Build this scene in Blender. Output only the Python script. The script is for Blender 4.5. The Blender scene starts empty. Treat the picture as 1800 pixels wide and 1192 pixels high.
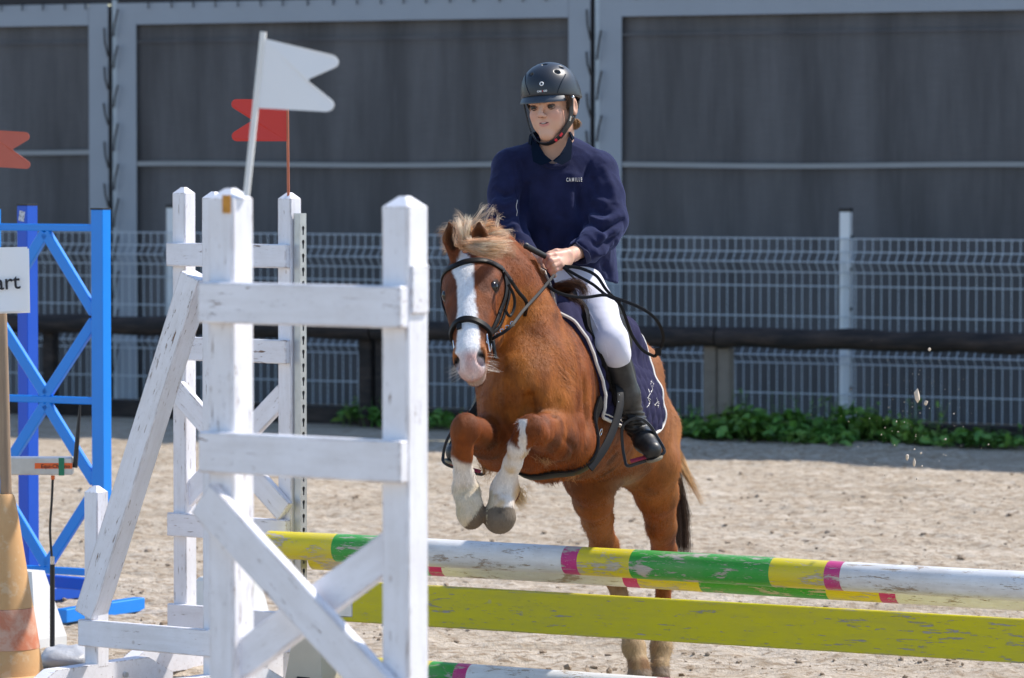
import bpy, bmesh, math, random
import numpy as np
from mathutils import Vector, Matrix, Quaternion
from mathutils.bvhtree import BVHTree
random.seed(7)
rng = np.random.default_rng(11)
S = bpy.context.scene
C = S.collection
# ------------------------------------------------------------------ camera, sky, sun, exposure
FPX = 7650.0
CAM_H = 1.69
PITCH = math.atan(316/FPX)
cd = bpy.data.cameras.new('camera'); cam = bpy.data.objects.new('camera', cd); C.objects.link(cam)
cam.location = (0, 0, CAM_H); cam.rotation_euler = (math.pi/2-PITCH, 0, 0)
cd.sensor_width = 36; cd.lens = 36*FPX/1800; cd.clip_start = .5; cd.clip_end = 600
cd.dof.use_dof = True; cd.dof.focus_distance = 12.75; cd.dof.aperture_fstop = 7.5
S.camera = cam
SUN_EL = math.radians(50)
SUN_H = Vector((.90, .436, 0)).normalized()            # horizontal direction towards the sun
sun_vec = Vector((SUN_H.x*math.cos(SUN_EL), SUN_H.y*math.cos(SUN_EL), math.sin(SUN_EL)))
w = bpy.data.worlds.new('World'); S.world = w; w.use_nodes = True
nt = w.node_tree; nt.nodes.clear()
sky = nt.nodes.new('ShaderNodeTexSky'); sky.sky_type = 'NISHITA'; sky.sun_disc = False
sky.sun_elevation = SUN_EL; sky.sun_rotation = math.atan2(SUN_H.x, SUN_H.y)
sky.air_density = 1.2; sky.dust_density = .6; sky.ozone_density = 3.4
bg = nt.nodes.new('ShaderNodeBackground'); bg.inputs[1].default_value = .15
wo = nt.nodes.new('ShaderNodeOutputWorld')
nt.links.new(sky.outputs[0], bg.inputs[0]); nt.links.new(bg.outputs[0], wo.inputs[0])
sd = bpy.data.lights.new('sun', 'SUN'); sd.energy = 4.0; sd.angle = math.radians(1.0); sd.color = (1, .93, .84)
so = bpy.data.objects.new('sun', sd); C.objects.link(so)
so.rotation_euler = sun_vec.to_track_quat('Z', 'Y').to_euler(); so.location = (20, 10, 30)
S.view_settings.view_transform = 'Standard'; S.view_settings.look = 'None'
S.view_settings.gamma = 1; S.view_settings.exposure = .55; S.view_settings.use_curve_mapping = False
S.cycles.max_bounces = 6; S.cycles.transparent_max_bounces = 8

# ------------------------------------------------------------------ coordinates
cp, sp = math.cos(PITCH), math.sin(PITCH)
def W(px, py, d):
    """world point seen at photo position (px, py) standing d metres out"""
    v = (596-py)/FPX; u = (px-900)/FPX
    x, y, z = u, cp+sp*v, -sp+cp*v
    k = d/y
    return np.array((x*k, d, CAM_H+z*k))
def R(r, d): return r*d/FPX
def lerp(a, b, t): return a+(b-a)*t

# ------------------------------------------------------------------ object helpers
def setp(o, label=None, cat=None, group=None, kind=None):
    if label: o['label'] = label
    if cat: o['category'] = cat
    if group: o['group'] = group
    if kind: o['kind'] = kind
    return o
def empty(name, loc, label, cat, group=None, rz=0):
    o = bpy.data.objects.new(name, None); C.objects.link(o)
    o.location = loc; o.rotation_euler = (0, 0, rz); o.empty_display_size = .1
    return setp(o, label, cat, group)
def link(name, me, parent=None, world=True):
    """world=True: mesh coordinates are world ones although it hangs under an Empty"""
    o = bpy.data.objects.new(name, me); C.objects.link(o)
    if parent is not None:
        o.parent = parent
        if world:
            M = Matrix.Translation(root_of(parent).location) @ Matrix.Rotation(root_of(parent).rotation_euler.z, 4, 'Z')
            if parent.parent is None: o.matrix_parent_inverse = M.inverted()
            # deeper levels: parent already sits at the world origin frame
    return o
def root_of(o):
    while o.parent is not None: o = o.parent
    return o
def mesh_from(name, V, F, mats, smooth=False, mi=None):
    me = bpy.data.meshes.new(name)
    if isinstance(V, np.ndarray) and isinstance(F, np.ndarray):
        n = F.shape[1]
        me.vertices.add(len(V)); me.vertices.foreach_set('co', V.astype(np.float32).ravel())
        me.loops.add(F.size); me.loops.foreach_set('vertex_index', F.astype(np.int32).ravel())
        me.polygons.add(len(F)); me.polygons.foreach_set('loop_start', np.arange(0, F.size, n, dtype=np.int32))
        me.polygons.foreach_set('loop_total', np.full(len(F), n, dtype=np.int32))
        me.update(calc_edges=True); me.validate()
    else:
        me.from_pydata([tuple(v) for v in V], [], [tuple(f) for f in F]); me.update()
    for m in (mats if isinstance(mats, (list, tuple)) else [mats]): me.materials.append(m)
    if mi is not None: me.polygons.foreach_set('material_index', np.array(mi, dtype=np.int32))
    me.polygons.foreach_set('use_smooth', np.full(len(me.polygons), smooth))
    me.update()
    return me
class MB:
    def __init__(s): s.V = []; s.F = []; s.mi = []
    def add(s, V, F, m=0):
        b = len(s.V); s.V += [tuple(v) for v in V]; s.F += [tuple(i+b for i in f) for f in F]; s.mi += [m]*len(F)
    def box(s, c, size, M=None, bevel=0, m=0):
        bm = bmesh.new(); bmesh.ops.create_cube(bm, size=1)
        for v in bm.verts: v.co = Vector((v.co.x*size[0], v.co.y*size[1], v.co.z*size[2]))
        if bevel: bmesh.ops.bevel(bm, geom=bm.edges[:], offset=bevel, segments=1, affect='EDGES')
        bm.verts.index_update()
        T = Matrix.Translation(Vector(c)) @ (M.to_4x4() if M is not None else Matrix.Identity(4))
        s.add([T @ v.co for v in bm.verts], [[v.index for v in f.verts] for f in bm.faces], m); bm.free()
    def prism(s, poly, y0, y1, M=None, m=0):
        """poly in local x,z; extruded along y"""
        n = len(poly); V = [Vector((x, y0, z)) for x, z in poly]+[Vector((x, y1, z)) for x, z in poly]
        F = [tuple(range(n))[::1], tuple(range(2*n-1, n-1, -1))]+[(i, i+n, (i+1) % n+n, (i+1) % n)[::1] for i in range(n)]
        if M is not None: V = [M @ v for v in V]
        s.add(V, F, m)
    def tube(s, P, r, n=8, m=0, caps=True):
        P = [Vector(p) for p in P]; rr = r if isinstance(r, (list, tuple, np.ndarray)) else [r]*len(P)
        V = []; F = []
        up = None
        for i, p in enumerate(P):
            t = (P[min(i+1, len(P)-1)]-P[max(i-1, 0)]).normalized()
            if up is None:
                up = Vector((0, 0, 1)) if abs(t.z) < .9 else Vector((1, 0, 0))
            a = t.cross(up).normalized(); b = a.cross(t).normalized(); up = b
            for k in range(n):
                th = 2*math.pi*k/n
                V.append(p+(a*math.cos(th)+b*math.sin(th))*rr[i])
        for i in range(len(P)-1):
            for k in range(n):
                F.append((i*n+k, i*n+(k+1) % n, (i+1)*n+(k+1) % n, (i+1)*n+k))
        if caps: F.append(tuple(range(n-1, -1, -1))); F.append(tuple(range((len(P)-1)*n, len(P)*n)))
        s.add(V, F, m)
    def lathe(s, prof, c=(0, 0, 0), n=24, m=0, squash=(1, 1)):
        V = []; F = []
        for r, z in prof:
            for k in range(n):
                th = 2*math.pi*k/n; V.append((c[0]+r*math.cos(th)*squash[0], c[1]+r*math.sin(th)*squash[1], c[2]+z))
        for i in range(len(prof)-1):
            for k in range(n): F.append((i*n+k, i*n+(k+1) % n, (i+1)*n+(k+1) % n, (i+1)*n+k))
        F.append(tuple(range(n-1, -1, -1))); F.append(tuple(range((len(prof)-1)*n, len(prof)*n)))
        s.add(V, F, m)
    def mesh(s, name, mats, smooth=False):
        me = mesh_from(name, s.V, s.F, mats, smooth, s.mi)
        bm = bmesh.new(); bm.from_mesh(me); bmesh.ops.recalc_face_normals(bm, faces=bm.faces[:]); bm.to_mesh(me); bm.free()
        if smooth:
            me.set_sharp_from_angle(angle=math.radians(40))
        return me
def part(name, mb, mats, parent, world=False, smooth=False, label=None, kind=None):
    me = mb.mesh(name, mats, smooth) if isinstance(mb, MB) else mb
    o = link(name, me, parent, world)
    return setp(o, label=label, kind=kind)
def catmull(P, n=8):
    P = [np.array(p, float) for p in P]; out = []
    for i in range(len(P)-1):
        p0 = P[max(i-1, 0)]; p1 = P[i]; p2 = P[i+1]; p3 = P[min(i+2, len(P)-1)]
        for k in range(n):
            t = k/n
            out.append(.5*((2*p1)+(-p0+p2)*t+(2*p0-5*p1+4*p2-p3)*t*t+(-p0+3*p1-3*p2+p3)*t**3))
    out.append(P[-1]); return out

# ------------------------------------------------------------------ numpy noise
def _hash(ix, iy, iz, seed):
    h = (ix.astype(np.int64)*374761393+iy.astype(np.int64)*668265263+iz.astype(np.int64)*2147483647+seed*974711) & 0xffffffff
    h = ((h ^ (h >> 13))*1274126177) & 0xffffffff
    h = ((h ^ (h >> 16))*2246822519) & 0xffffffff
    return ((h ^ (h >> 15)) & 0xffffff)/float(0xffffff)
def vnoise(P, scale=1.0, seed=0):
    Q = np.asarray(P)*scale; I = np.floor(Q).astype(np.int64); f = Q-I; f = f*f*(3-2*f)
    r = 0
    for dx in (0, 1):
        for dy in (0, 1):
            for dz in (0, 1):
                wgt = (f[:, 0] if dx else 1-f[:, 0])*(f[:, 1] if dy else 1-f[:, 1])*(f[:, 2] if dz else 1-f[:, 2])
                r = r+wgt*_hash(I[:, 0]+dx, I[:, 1]+dy, I[:, 2]+dz, seed)
    return r*2-1
def fbm(P, scale, oct=4, seed=0):
    a = 1; s = 0; t = 0
    for i in range(oct): s = s+a*vnoise(P, scale*2**i, seed+i); t += a; a *= .5
    return s/t
def sstep(a, b, x):
    t = np.clip((x-a)/(b-a), 0, 1); return t*t*(3-2*t)

# ------------------------------------------------------------------ materials
class NT:
    def __init__(s, name):
        s.m = bpy.data.materials.new(name); s.m.use_nodes = True; s.t = s.m.node_tree; s.t.nodes.clear()
        s.out = s.t.nodes.new('ShaderNodeOutputMaterial'); s.b = s.t.nodes.new('ShaderNodeBsdfPrincipled')
        s.t.links.new(s.b.outputs[0], s.out.inputs[0]); s._tc = None
    def n(s, typ, **kw):
        x = s.t.nodes.new('ShaderNode'+typ)
        for k, v in kw.items(): setattr(x, k, v)
        return x
    def l(s, a, b): s.t.links.new(a, b)
    def coord(s, kind='Object', scale=(1, 1, 1), rot=(0, 0, 0)):
        if s._tc is None: s._tc = s.n('TexCoord')
        mp = s.n('Mapping'); mp.inputs['Scale'].default_value = scale; mp.inputs['Rotation'].default_value = rot
        s.l(s._tc.outputs[kind], mp.inputs[0]); return mp.outputs[0]
    def noise(s, vec, scale, detail=4, rough=.55, dist=0):
        x = s.n('TexNoise'); x.inputs['Scale'].default_value = scale; x.inputs['Detail'].default_value = detail
        x.inputs['Roughness'].default_value = rough; x.inputs['Distortion'].default_value = dist
        s.l(vec, x.inputs['Vector']); return x.outputs[0]
    def ramp(s, fac, stops):
        x = s.n('ValToRGB'); cr = x.color_ramp
        while len(cr.elements) < len(stops): cr.elements.new(.5)
        for e, (p, c) in zip(cr.elements, stops):
            e.position = p; e.color = (c, c, c, 1) if isinstance(c, (int, float)) else (*c, 1)
        s.l(fac, x.inputs[0]); return x.outputs[0]
    def mix(s, fac, a, b, mode='MIX'):
        x = s.n('Mix', data_type='RGBA', blend_type=mode)
        for k, v in ((0, fac), (6, a), (7, b)):
            if isinstance(v, bpy.types.NodeSocket): s.l(v, x.inputs[k])
            elif k == 0: x.inputs[0].default_value = v
            else: x.inputs[k].default_value = (*v, 1) if not isinstance(v, (int, float)) else (v, v, v, 1)
        return x.outputs[2]
    def math(s, op, a, b=0, clamp=False):
        x = s.n('Math', operation=op, use_clamp=clamp)
        for k, v in ((0, a), (1, b)):
            if isinstance(v, bpy.types.NodeSocket): s.l(v, x.inputs[k])
            else: x.inputs[k].default_value = v
        return x.outputs[0]
    def bump(s, h, strength=.5, dist=.002, prev=None):
        x = s.n('Bump'); x.inputs['Strength'].default_value = strength; x.inputs['Distance'].default_value = dist
        s.l(h, x.inputs['Height'])
        if prev is not None: s.l(prev, x.inputs['Normal'])
        s.l(x.outputs[0], s.b.inputs['Normal']); return x.outputs[0]
    def set(s, **kw):
        for k, v in kw.items():
            k = {'color': 'Base Color', 'rough': 'Roughness', 'metal': 'Metallic', 'spec': 'Specular IOR Level', 'sheen': 'Sheen Weight',
                 'coat': 'Coat Weight', 'sss': 'Subsurface Weight', 'trans': 'Transmission Weight'}.get(k, k)
            i = s.b.inputs[k]
            if isinstance(v, bpy.types.NodeSocket): s.l(v, i)
            elif isinstance(v, (tuple, list)) and len(v) == 3 and i.type == 'RGBA': i.default_value = (*v, 1)
            else: i.default_value = v
        return s
def simple(name, col, rough=.6, var=.15, scale=8, bump=.2, bscale=60, bdist=.001, **kw):
    t = NT(name); c = t.coord()
    n1 = t.noise(c, scale, 5)
    t.set(color=t.mix(n1, tuple(v*(1-var) for v in col), tuple(min(1, v*(1+var)) for v in col)), rough=rough, **kw)
    if bump: t.bump(t.noise(c, bscale, 4), bump, bdist)
    return t.m
def painted_wood(name, col, wood=(.27, .19, .13), amount=.5, grain=(1, 14, 14), edge=True, axis_long='x', grime=(.42, .36, .3), dirt=.25, scale=14.0, patches=0.):
    """paint with grain, chips that bare the wood, nail heads, soft dirt and worn edges"""
    t = NT(name)
    g = {'x': (1, 9, 9), 'z': (9, 9, 1)}[axis_long]
    info = t.n('ObjectInfo')
    def shifted(sc_):
        c0 = t.coord('Object', sc_); add = t.n('VectorMath', operation='ADD'); t.l(c0, add.inputs[0])
        sc = t.n('VectorMath', operation='SCALE'); sc.inputs[0].default_value = (17, 9, 23); t.l(info.outputs['Random'], sc.inputs['Scale']); t.l(sc.outputs[0], add.inputs[1]); return add.outputs[0]
    c = shifted(g); ci = shifted((1, 1, 1))
    chips = t.noise(c, scale, 9, .72, .25); big = t.noise(ci, 2.4, 3)
    thr = t.math('ADD', chips, t.math('MULTIPLY', big, .22))
    chip = t.ramp(thr, [(.775-.07*amount, 0), (.788-.07*amount, 1)])
    fine = t.ramp(t.noise(c, scale*3.1, 4, .75), [(.665-.03*amount, 0), (.70-.03*amount, .85)])
    vor = t.n('TexVoronoi'); vor.inputs['Scale'].default_value = 10; t.l(shifted((1, 1.6, 1) if axis_long == 'x' else (1.6, 1.6, 1)), vor.inputs['Vector'])
    knot = t.ramp(vor.outputs['Distance'], [(.05, 1), (.085, 0)])
    grimef = t.ramp(t.noise(ci, 6, 7, .7), [(.40, 0), (.75, dirt)])
    streak = t.ramp(t.noise(c, 5, 5, .6), [(.45, 0), (.8, dirt*.8)])
    colr = t.mix(streak, t.mix(grimef, col, grime), tuple(v*.8 for v in grime))
    wood_c = t.mix(t.noise(c, 26, 4), tuple(v*.5 for v in wood), tuple(v*1.4 for v in wood))
    m = t.math('MAXIMUM', chip, t.math('MULTIPLY', fine, .75)); m = t.math('MAXIMUM', m, t.math('MULTIPLY', knot, .35))
    if patches:
        pt = t.noise(shifted((1, 3, 3) if axis_long == 'x' else (3, 3, 1)), 7, 7, .66, .4); pn = t.noise(c, 40, 4, .8)
        pm = t.ramp(t.math('ADD', pt, t.math('MULTIPLY', pn, .42)), [(.83-.05*patches, 0), (.85-.05*patches, 1)]); m = t.math('MAXIMUM', m, pm)
    if edge:
        bv = t.n('Bevel', samples=4); bv.inputs['Radius'].default_value = .007
        geo = t.n('NewGeometry'); dot = t.n('VectorMath', operation='DOT_PRODUCT')
        t.l(bv.outputs[0], dot.inputs[0]); t.l(geo.outputs['Normal'], dot.inputs[1])
        e = t.ramp(dot.outputs['Value'], [(.84, 1), (.985, 0)]); en = t.ramp(t.noise(c, 11, 6, .65), [(.46, 0), (.55, 1)])
        m = t.math('MAXIMUM', m, t.math('MULTIPLY', e, en))
    t.set(color=t.mix(m, colr, wood_c), rough=t.math('ADD', t.math('MULTIPLY', m, .3), .42), spec=.35)
    h = t.math('SUBTRACT', t.math('MULTIPLY', t.noise(c, 22, 5), .45), m)
    t.bump(h, .6, .0015)
    return t.m
M = {}
W_ = (.83, .83, .88)
M['white'] = painted_wood('white_paint', W_, wood=(.24, .15, .10), amount=.55)
M['white_post'] = painted_wood('white_paint_post', W_, wood=(.24, .15, .10), amount=.45, axis_long='z')
M['pole_white'] = painted_wood('pole_white', (.78, .79, .80), wood=(.40, .32, .25), amount=.8, edge=False, scale=9, dirt=.45, patches=.35)
M['pole_green'] = painted_wood('pole_green', (.030, .33, .045), wood=(.50, .45, .40), amount=1.0, edge=False, scale=9, dirt=.2, patches=.95)
M['pole_yellow'] = painted_wood('pole_yellow', (.70, .58, .015), wood=(.52, .46, .36), amount=1.0, edge=False, scale=9, dirt=.25, patches=1.05)
M['pole_pink'] = painted_wood('pole_pink', (.55, .02, .20), wood=(.52, .45, .40), amount=1.0, edge=False, scale=9, dirt=.2, patches=1.2)
M['plank'] = painted_wood('plank_yellow', (.60, .53, .002), wood=(.36, .33, .32), grime=(.40, .36, .10), amount=.85, scale=11, dirt=.35)
M['blue'] = simple('blue_paint', (.006, .235, .78), .30, .1, 5, .15)
M['darkblue'] = simple('dark_blue_paint', (.0, .085, .52), .4, .1, 5, .15)
M['galv'] = simple('galvanised_steel', (.50, .52, .54), .38, .22, 30, .15, metal=.75)
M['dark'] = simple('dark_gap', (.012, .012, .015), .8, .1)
M['black'] = simple('black_rubber', (.014, .014, .016), .5, .2, 20)
M['leather'] = simple('black_leather', (.009, .008, .008), .48, .3, 30, .35, 160, .0006, spec=.18)
M['chrome'] = simple('steel', (.6, .6, .6), .22, .1, 10, 0, metal=1.0)
# ================================================================== GROUND
def ground_h(P):
    Q = P.copy(); th = math.radians(-12)
    xr = Q[:, 0]*math.cos(th)+Q[:, 1]*math.sin(th)*-1; yr = Q[:, 0]*math.sin(th)+Q[:, 1]*math.cos(th)
    A = np.stack([Q[:, 0]*.9, Q[:, 1]*3.2+Q[:, 0]*.5, Q[:, 0]*0], 1)
    h = .022*fbm(A, 1.6, 3, 3)+.016*fbm(np.stack([Q[:, 0]*2.2, Q[:, 1]*6, 0*xr], 1), 2.6, 3, 8)
    n = fbm(np.stack([Q[:, 0]*1.2, Q[:, 1]*2.0, 0*xr], 1), 13, 3, 21); h += .009*np.clip(n, -.2, 1)
    h += .006*vnoise(np.stack([Q[:, 0], Q[:, 1]*1.7, 0*xr], 1), 34, 33)
    return h
def ground_grid(x0, x1, y0, y1, sx, sy):
    xs = np.arange(x0, x1+sx/2, sx); ys = np.arange(y0, y1+sy/2, sy)
    X, Y = np.meshgrid(xs, ys); P = np.stack([X.ravel(), Y.ravel(), 0*X.ravel()], 1)
    P[:, 2] = ground_h(P)
    nx, ny = len(xs), len(ys); i = np.arange((nx-1)*(ny-1)); r = i//(nx-1); c = i % (nx-1); a = r*nx+c
    return P, np.stack([a, a+1, a+nx+1, a+nx], 1)
t = NT('arena_sand'); c = t.coord()
cs = t.coord('Object', (1, 2.6, 1))
n1 = t.noise(cs, 1.6, 5, .6); n2 = t.noise(cs, 16, 6, .65); n3 = t.noise(c, 90, 4, .6)
base = t.mix(t.ramp(n1, [(.35, 0), (.65, 1)]), (.405, .335, .255), (.56, .485, .395))
base = t.mix(t.ramp(n2, [(.38, .9), (.53, 0)]), base, (.25, .18, .115)); n4 = t.noise(t.coord('Object', (.55, 6, 1)), 3.2, 5, .6); base = t.mix(t.ramp(n4, [(.52, 0), (.68, .6)]), base, (.33, .26, .18))
base = t.mix(t.ramp(n3, [(.58, 0), (.72, .45)]), base, (.20, .14, .09))
t.set(color=base, rough=.92, spec=.2)
b1 = t.bump(t.noise(c, 38, 6, .65), .8, .02); t.bump(t.noise(c, 170, 4), .5, .004, b1)
M['sand'] = t.m
V, F = ground_grid(-2.6, 2.6, 13.2, 26.2, .021, .026)
g = link('sand_ground', mesh_from('sand_ground', V, F, M['sand'], True)); setp(g, 'pale harrowed arena sand with brown clods', 'ground', kind='structure')
g2 = MB()  # the rest of the ground, coarse, butted round the fine sheet
X = [-300, -2.6, 2.6, 300]; Y = [-50, 13.2, 26.2, 400]
for i in range(3):
    for j in range(3):
        if i == 1 and j == 1: continue
        g2.add([(X[i], Y[j], -.004), (X[i+1], Y[j], -.004), (X[i+1], Y[j+1], -.004), (X[i], Y[j+1], -.004)], [(0, 1, 2, 3)])
setp(link('ground', g2.mesh('ground', M['sand'])), 'wide sandy ground round the jumping arena', 'ground', kind='structure')
# clods
def lump_batch(centres, sizes, seed, flat=.6):
    r = np.random.default_rng(seed)
    bm = bmesh.new(); bmesh.ops.create_icosphere(bm, subdivisions=1, radius=1)
    bv = np.array([v.co[:] for v in bm.verts]); bf = np.array([[v.index for v in f.verts] for f in bm.faces]); bm.free()
    n = len(centres); q = r.normal(size=(n, len(bv), 1))*.22+1
    ax = r.uniform(.55, 1.3, size=(n, 1, 3)); ax[:, :, 2] *= flat
    V = bv[None]*q*ax*sizes[:, None, None]
    a = r.uniform(0, 6.28, n); ca, sa = np.cos(a)[:, None], np.sin(a)[:, None]
    V = np.stack([V[:, :, 0]*ca-V[:, :, 1]*sa, V[:, :, 0]*sa+V[:, :, 1]*ca, V[:, :, 2]], 2)+centres[:, None, :]
    F = bf[None]+(np.arange(n)*len(bv))[:, None, None]
    return V.reshape(-1, 3), F.reshape(-1, 3)
M['clod'] = simple('shaded_sand_clod', (.30, .23, .165), .95, .5, 40, .6, 200, .004)  # brown clods, their own shade darkened into the colour
n = 11000
yy = 13.4+12.4*rng.random(n)**1.3; xx = (rng.random(n)*2-1)*(yy*.125+.15)
cl = np.stack([xx, yy, 0*yy], 1); keep = fbm(cl*np.array([.8, 3.6, 1]), 1.5, 3, 77) > -.02; cl = cl[keep]
sz = .0028+.010*rng.random(len(cl))**4+.012*(rng.random(len(cl)) < .015); cl[:, 2] = ground_h(cl)+sz*.25
V, F = lump_batch(cl, sz, 5)
setp(link('sand_clods', mesh_from('sand_clods', V, F, M['clod'], False)), 'small brown clods strewn over the harrowed sand', 'clods', kind='stuff')

# ================================================================== lines running parallel to the fence
fa = np.array([-3.137, 30.0]); fb = np.array([2.141, 27.3]); fdir = (fb-fa)/np.linalg.norm(fb-fa); fnor = np.array([-fdir[1]*-1, -fdir[0]])  # towards camera
fnor = np.array([fdir[1], -fdir[0]]);
if fnor[1] > 0: fnor = -fnor
FANG = math.atan2(fdir[1], fdir[0])
def on_line(px, off):
    """point on the line parallel to the fence, off metres towards the camera, seen at column px; returns xy"""
    a = fa+fnor*off; u = (px-900)/FPX
    # a+ s*fdir ; x = u*y
    s_ = (u*a[1]-a[0])/(fdir[0]-u*fdir[1]); return a+fdir*s_
def along(px, off):
    p = on_line(px, off); return float(np.dot(p-(fa+fnor*off), fdir))
def fence_frame(off): return (fa[0]+fnor[0]*off, fa[1]+fnor[1]*off, 0)

# ---- welded wire fence : local x along the fence
M['wire'] = simple('pale_coated_wire', (.50, .56, .62), .5, .05, 10, 0)
M['fpost'] = simple('white_coated_post', (.72, .75, .78), .45, .06, 10, 0)
fence = empty('wire_fence', fence_frame(0), 'pale welded wire mesh fence with folded ribs and white posts, behind the dark log rail', 'fence', rz=FANG)
posts = [along(p, 0) for p in (297, 889, 1482)]; pitch = (posts[2]-posts[0])/2
posts = [posts[0]-pitch]+posts+[posts[2]+pitch]
prof = [(0, .02), (0, .18), (0, .22), (0, .40), (0, .58), (-.035, .615), (0, .65), (0, .83), (0, 1.02), (0, 1.09), (-.045, 1.14), (0, 1.19), (0, 1.23)]
prof = [(y_, z_*.958) for y_, z_ in [(0, .02), (0, .42), (-.045, .475), (0, .53), (0, .93), (0, 1.02), (-.05, 1.09), (0, 1.155), (0, 1.25)]]
vw = MB(); pts = catmull([(0, y, z) for y, z in prof], 2); vw = MB(); vw.tube([(0, y, z) for y, z in prof], .0032, 5)
vwm = vw.mesh('vertical_wire', M['wire'], True)
gap = pitch/43
for k in range(4):
    x0 = posts[k]+gap*.5
    L = pitch-gap
    first = True
    for j in range(43):
        o = link('vertical_wire', vwm, fence, False); o.location = (x0+j*gap, 0, 0)
    for y, z in [(0, .025), (0, .22), (0, .42), (-.045, .475), (0, .53), (0, .73), (0, .93), (-.05, 1.09), (0, 1.02), (0, 1.155), (0, 1.243)]:
        hw = MB(); hw.tube([(x0-gap*.3, y+.005, z*.958), (x0+42*gap+gap*.3, y+.005, z*.958)], .0040, 5)
        part('horizontal_wire', hw, M['wire'], fence)
pm = MB(); pm.box((0, .0, .68), (.068, .05, 1.36), bevel=.004); pmm = pm.mesh('fence_post', M['fpost'])
cm = MB(); cm.box((0, .0, 1.372), (.076, .058, .022), bevel=.004); cmm = cm.mesh('post_cap', M['black'])
kl = MB(); kl.box((.042, 0, .0), (.014, .03, .022), bevel=.002); klm = kl.mesh('clip', M['black'])
for x in posts:
    p = link('fence_post', pmm, fence, False); p.location = (x, .045, 0)
    c_ = link('post_cap', cmm, p, False)
    for z in (.25, .5, .75, 1.0, 1.2):
        q = link('clip', klm, p, False); q.location = (0, 0, z)

# ---- dark log rail with posts
t = NT('dark_tarred_log'); c = t.coord('Object', (1, 5, 5))
n1 = t.noise(c, 5, 6, .6)
t.set(color=t.mix(t.ramp(n1, [(.4, 0), (.7, 1)]), (.010, .008, .009), (.055, .038, .032)), rough=.8); t.bump(t.noise(c, 12, 6), .7, .01)
M['log'] = t.m
M['oldpost'] = simple('weathered_grey_post', (.20, .175, .15), .9, .45, 7, .6, 40, .006)
RO = 1.25
rail = empty('log_rail', fence_frame(RO), 'dark tarred log rail on short posts, running across in front of the wire fence', 'rail', rz=FANG)
x0 = along(-120, RO); x1 = along(1930, RO)
cuts = [x0, along(655, RO), along(1262, RO), x1]
for a, b in zip(cuts[:-1], cuts[1:]):
    P = []; rr = []
    for i in range(15):
        tt = i/14; P.append((lerp(a+.006, b-.006, tt), 0, .612+.006*math.sin(i*1.7+a))); rr.append(.062+.004*math.sin(i*2.3+b))
    mb = MB(); mb.tube(P, rr, 12); part('log', mb, M['log'], rail, smooth=True)
for px, m, wd in ((78, 'log', .085), (636, 'log', .09), (664, 'log', .075), (1244, 'oldpost', .085), (1268, 'oldpost', .08), (1835, 'oldpost', .085)):
    mb = MB(); mb.box((along(px, RO), .07, .27), (wd, .085, .60), bevel=.008); part('rail_post', mb, M[m], rail)
# kick board on the ground
sill = empty('kick_board', fence_frame(RO-.25), 'low dark sleeper edging along the foot of the fence', 'edging', rz=FANG)
cuts = [along(p, RO) for p in (-120, 420, 980, 1540, 1930)]
for a, b in zip(cuts[:-1], cuts[1:]):
    mb = MB(); mb.box(((a+b)/2, 0, .045), (b-a-.012, .12, .13), bevel=.01); part('sleeper', mb, M['log'], sill)

# ================================================================== hall with mesh curtains
WO = -.55
HALL_H = 5.0  # height set by how far the hall should shade the sand
t = NT('windbreak_mesh'); c = t.coord('Object')
big = t.noise(t.coord('Object', (2.5, 1, .35)), 1.3, 4, .6); st = t.noise(t.coord('Object', (1, 1, 30)), 6, 4, .6); st2 = t.noise(t.coord('Object', (9, 1, .8)), 3, 4, .6)
col = t.mix(t.ramp(big, [(.36, 0), (.64, 1)]), (.074, .074, .080), (.132, .132, .142))
col = t.mix(t.ramp(st, [(.35, .3), (.65, 0)]), col, (.070, .068, .072)); col = t.mix(t.ramp(st2, [(.55, 0), (.75, .2)]), col, (.18, .18, .19))
t.set(color=col, rough=.75, spec=.3); t.bump(t.noise(t.coord('Object', (60, 60, 60)), 3, 2), .4, .003)
M['mesh'] = t.m
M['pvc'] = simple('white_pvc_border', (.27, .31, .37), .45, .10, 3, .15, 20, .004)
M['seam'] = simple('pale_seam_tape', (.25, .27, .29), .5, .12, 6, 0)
M['clad'] = simple('dark_hall_cladding', (.03, .03, .035), .8, .2)
hall = empty('riding_hall', fence_frame(WO), 'riding hall side closed with dark windbreak curtains in white borders, across the whole background', 'building', rz=FANG)
def sheet(x0, x1, z0, z1, y, amp, seed, nx=40, nz=20, thick=.004):
    xs = np.linspace(x0, x1, nx); zs = np.linspace(z0, z1, nz); X_, Z_ = np.meshgrid(xs, zs)
    P = np.stack([X_.ravel(), 0*X_.ravel(), Z_.ravel()], 1)
    edge = np.minimum(1, np.minimum(P[:, 0]-x0, x1-P[:, 0])/.25)
    dy = amp*fbm(P*np.array([1.5, 1, .5]), 1.2, 3, seed)*edge
    P[:, 1] = y+dy
    i = np.arange((nx-1)*(nz-1)); r = i//(nx-1); c2 = i % (nx-1); a = r*nx+c2
    return P, np.stack([a, a+1, a+nx+1, a+nx], 1)
cols = [along(205, WO), along(1051, WO)]; cp_ = cols[1]-cols[0]
cols = [cols[0]-cp_, cols[0], cols[1], cols[1]+cp_]
bw = [(.165, .165)]*3
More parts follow.
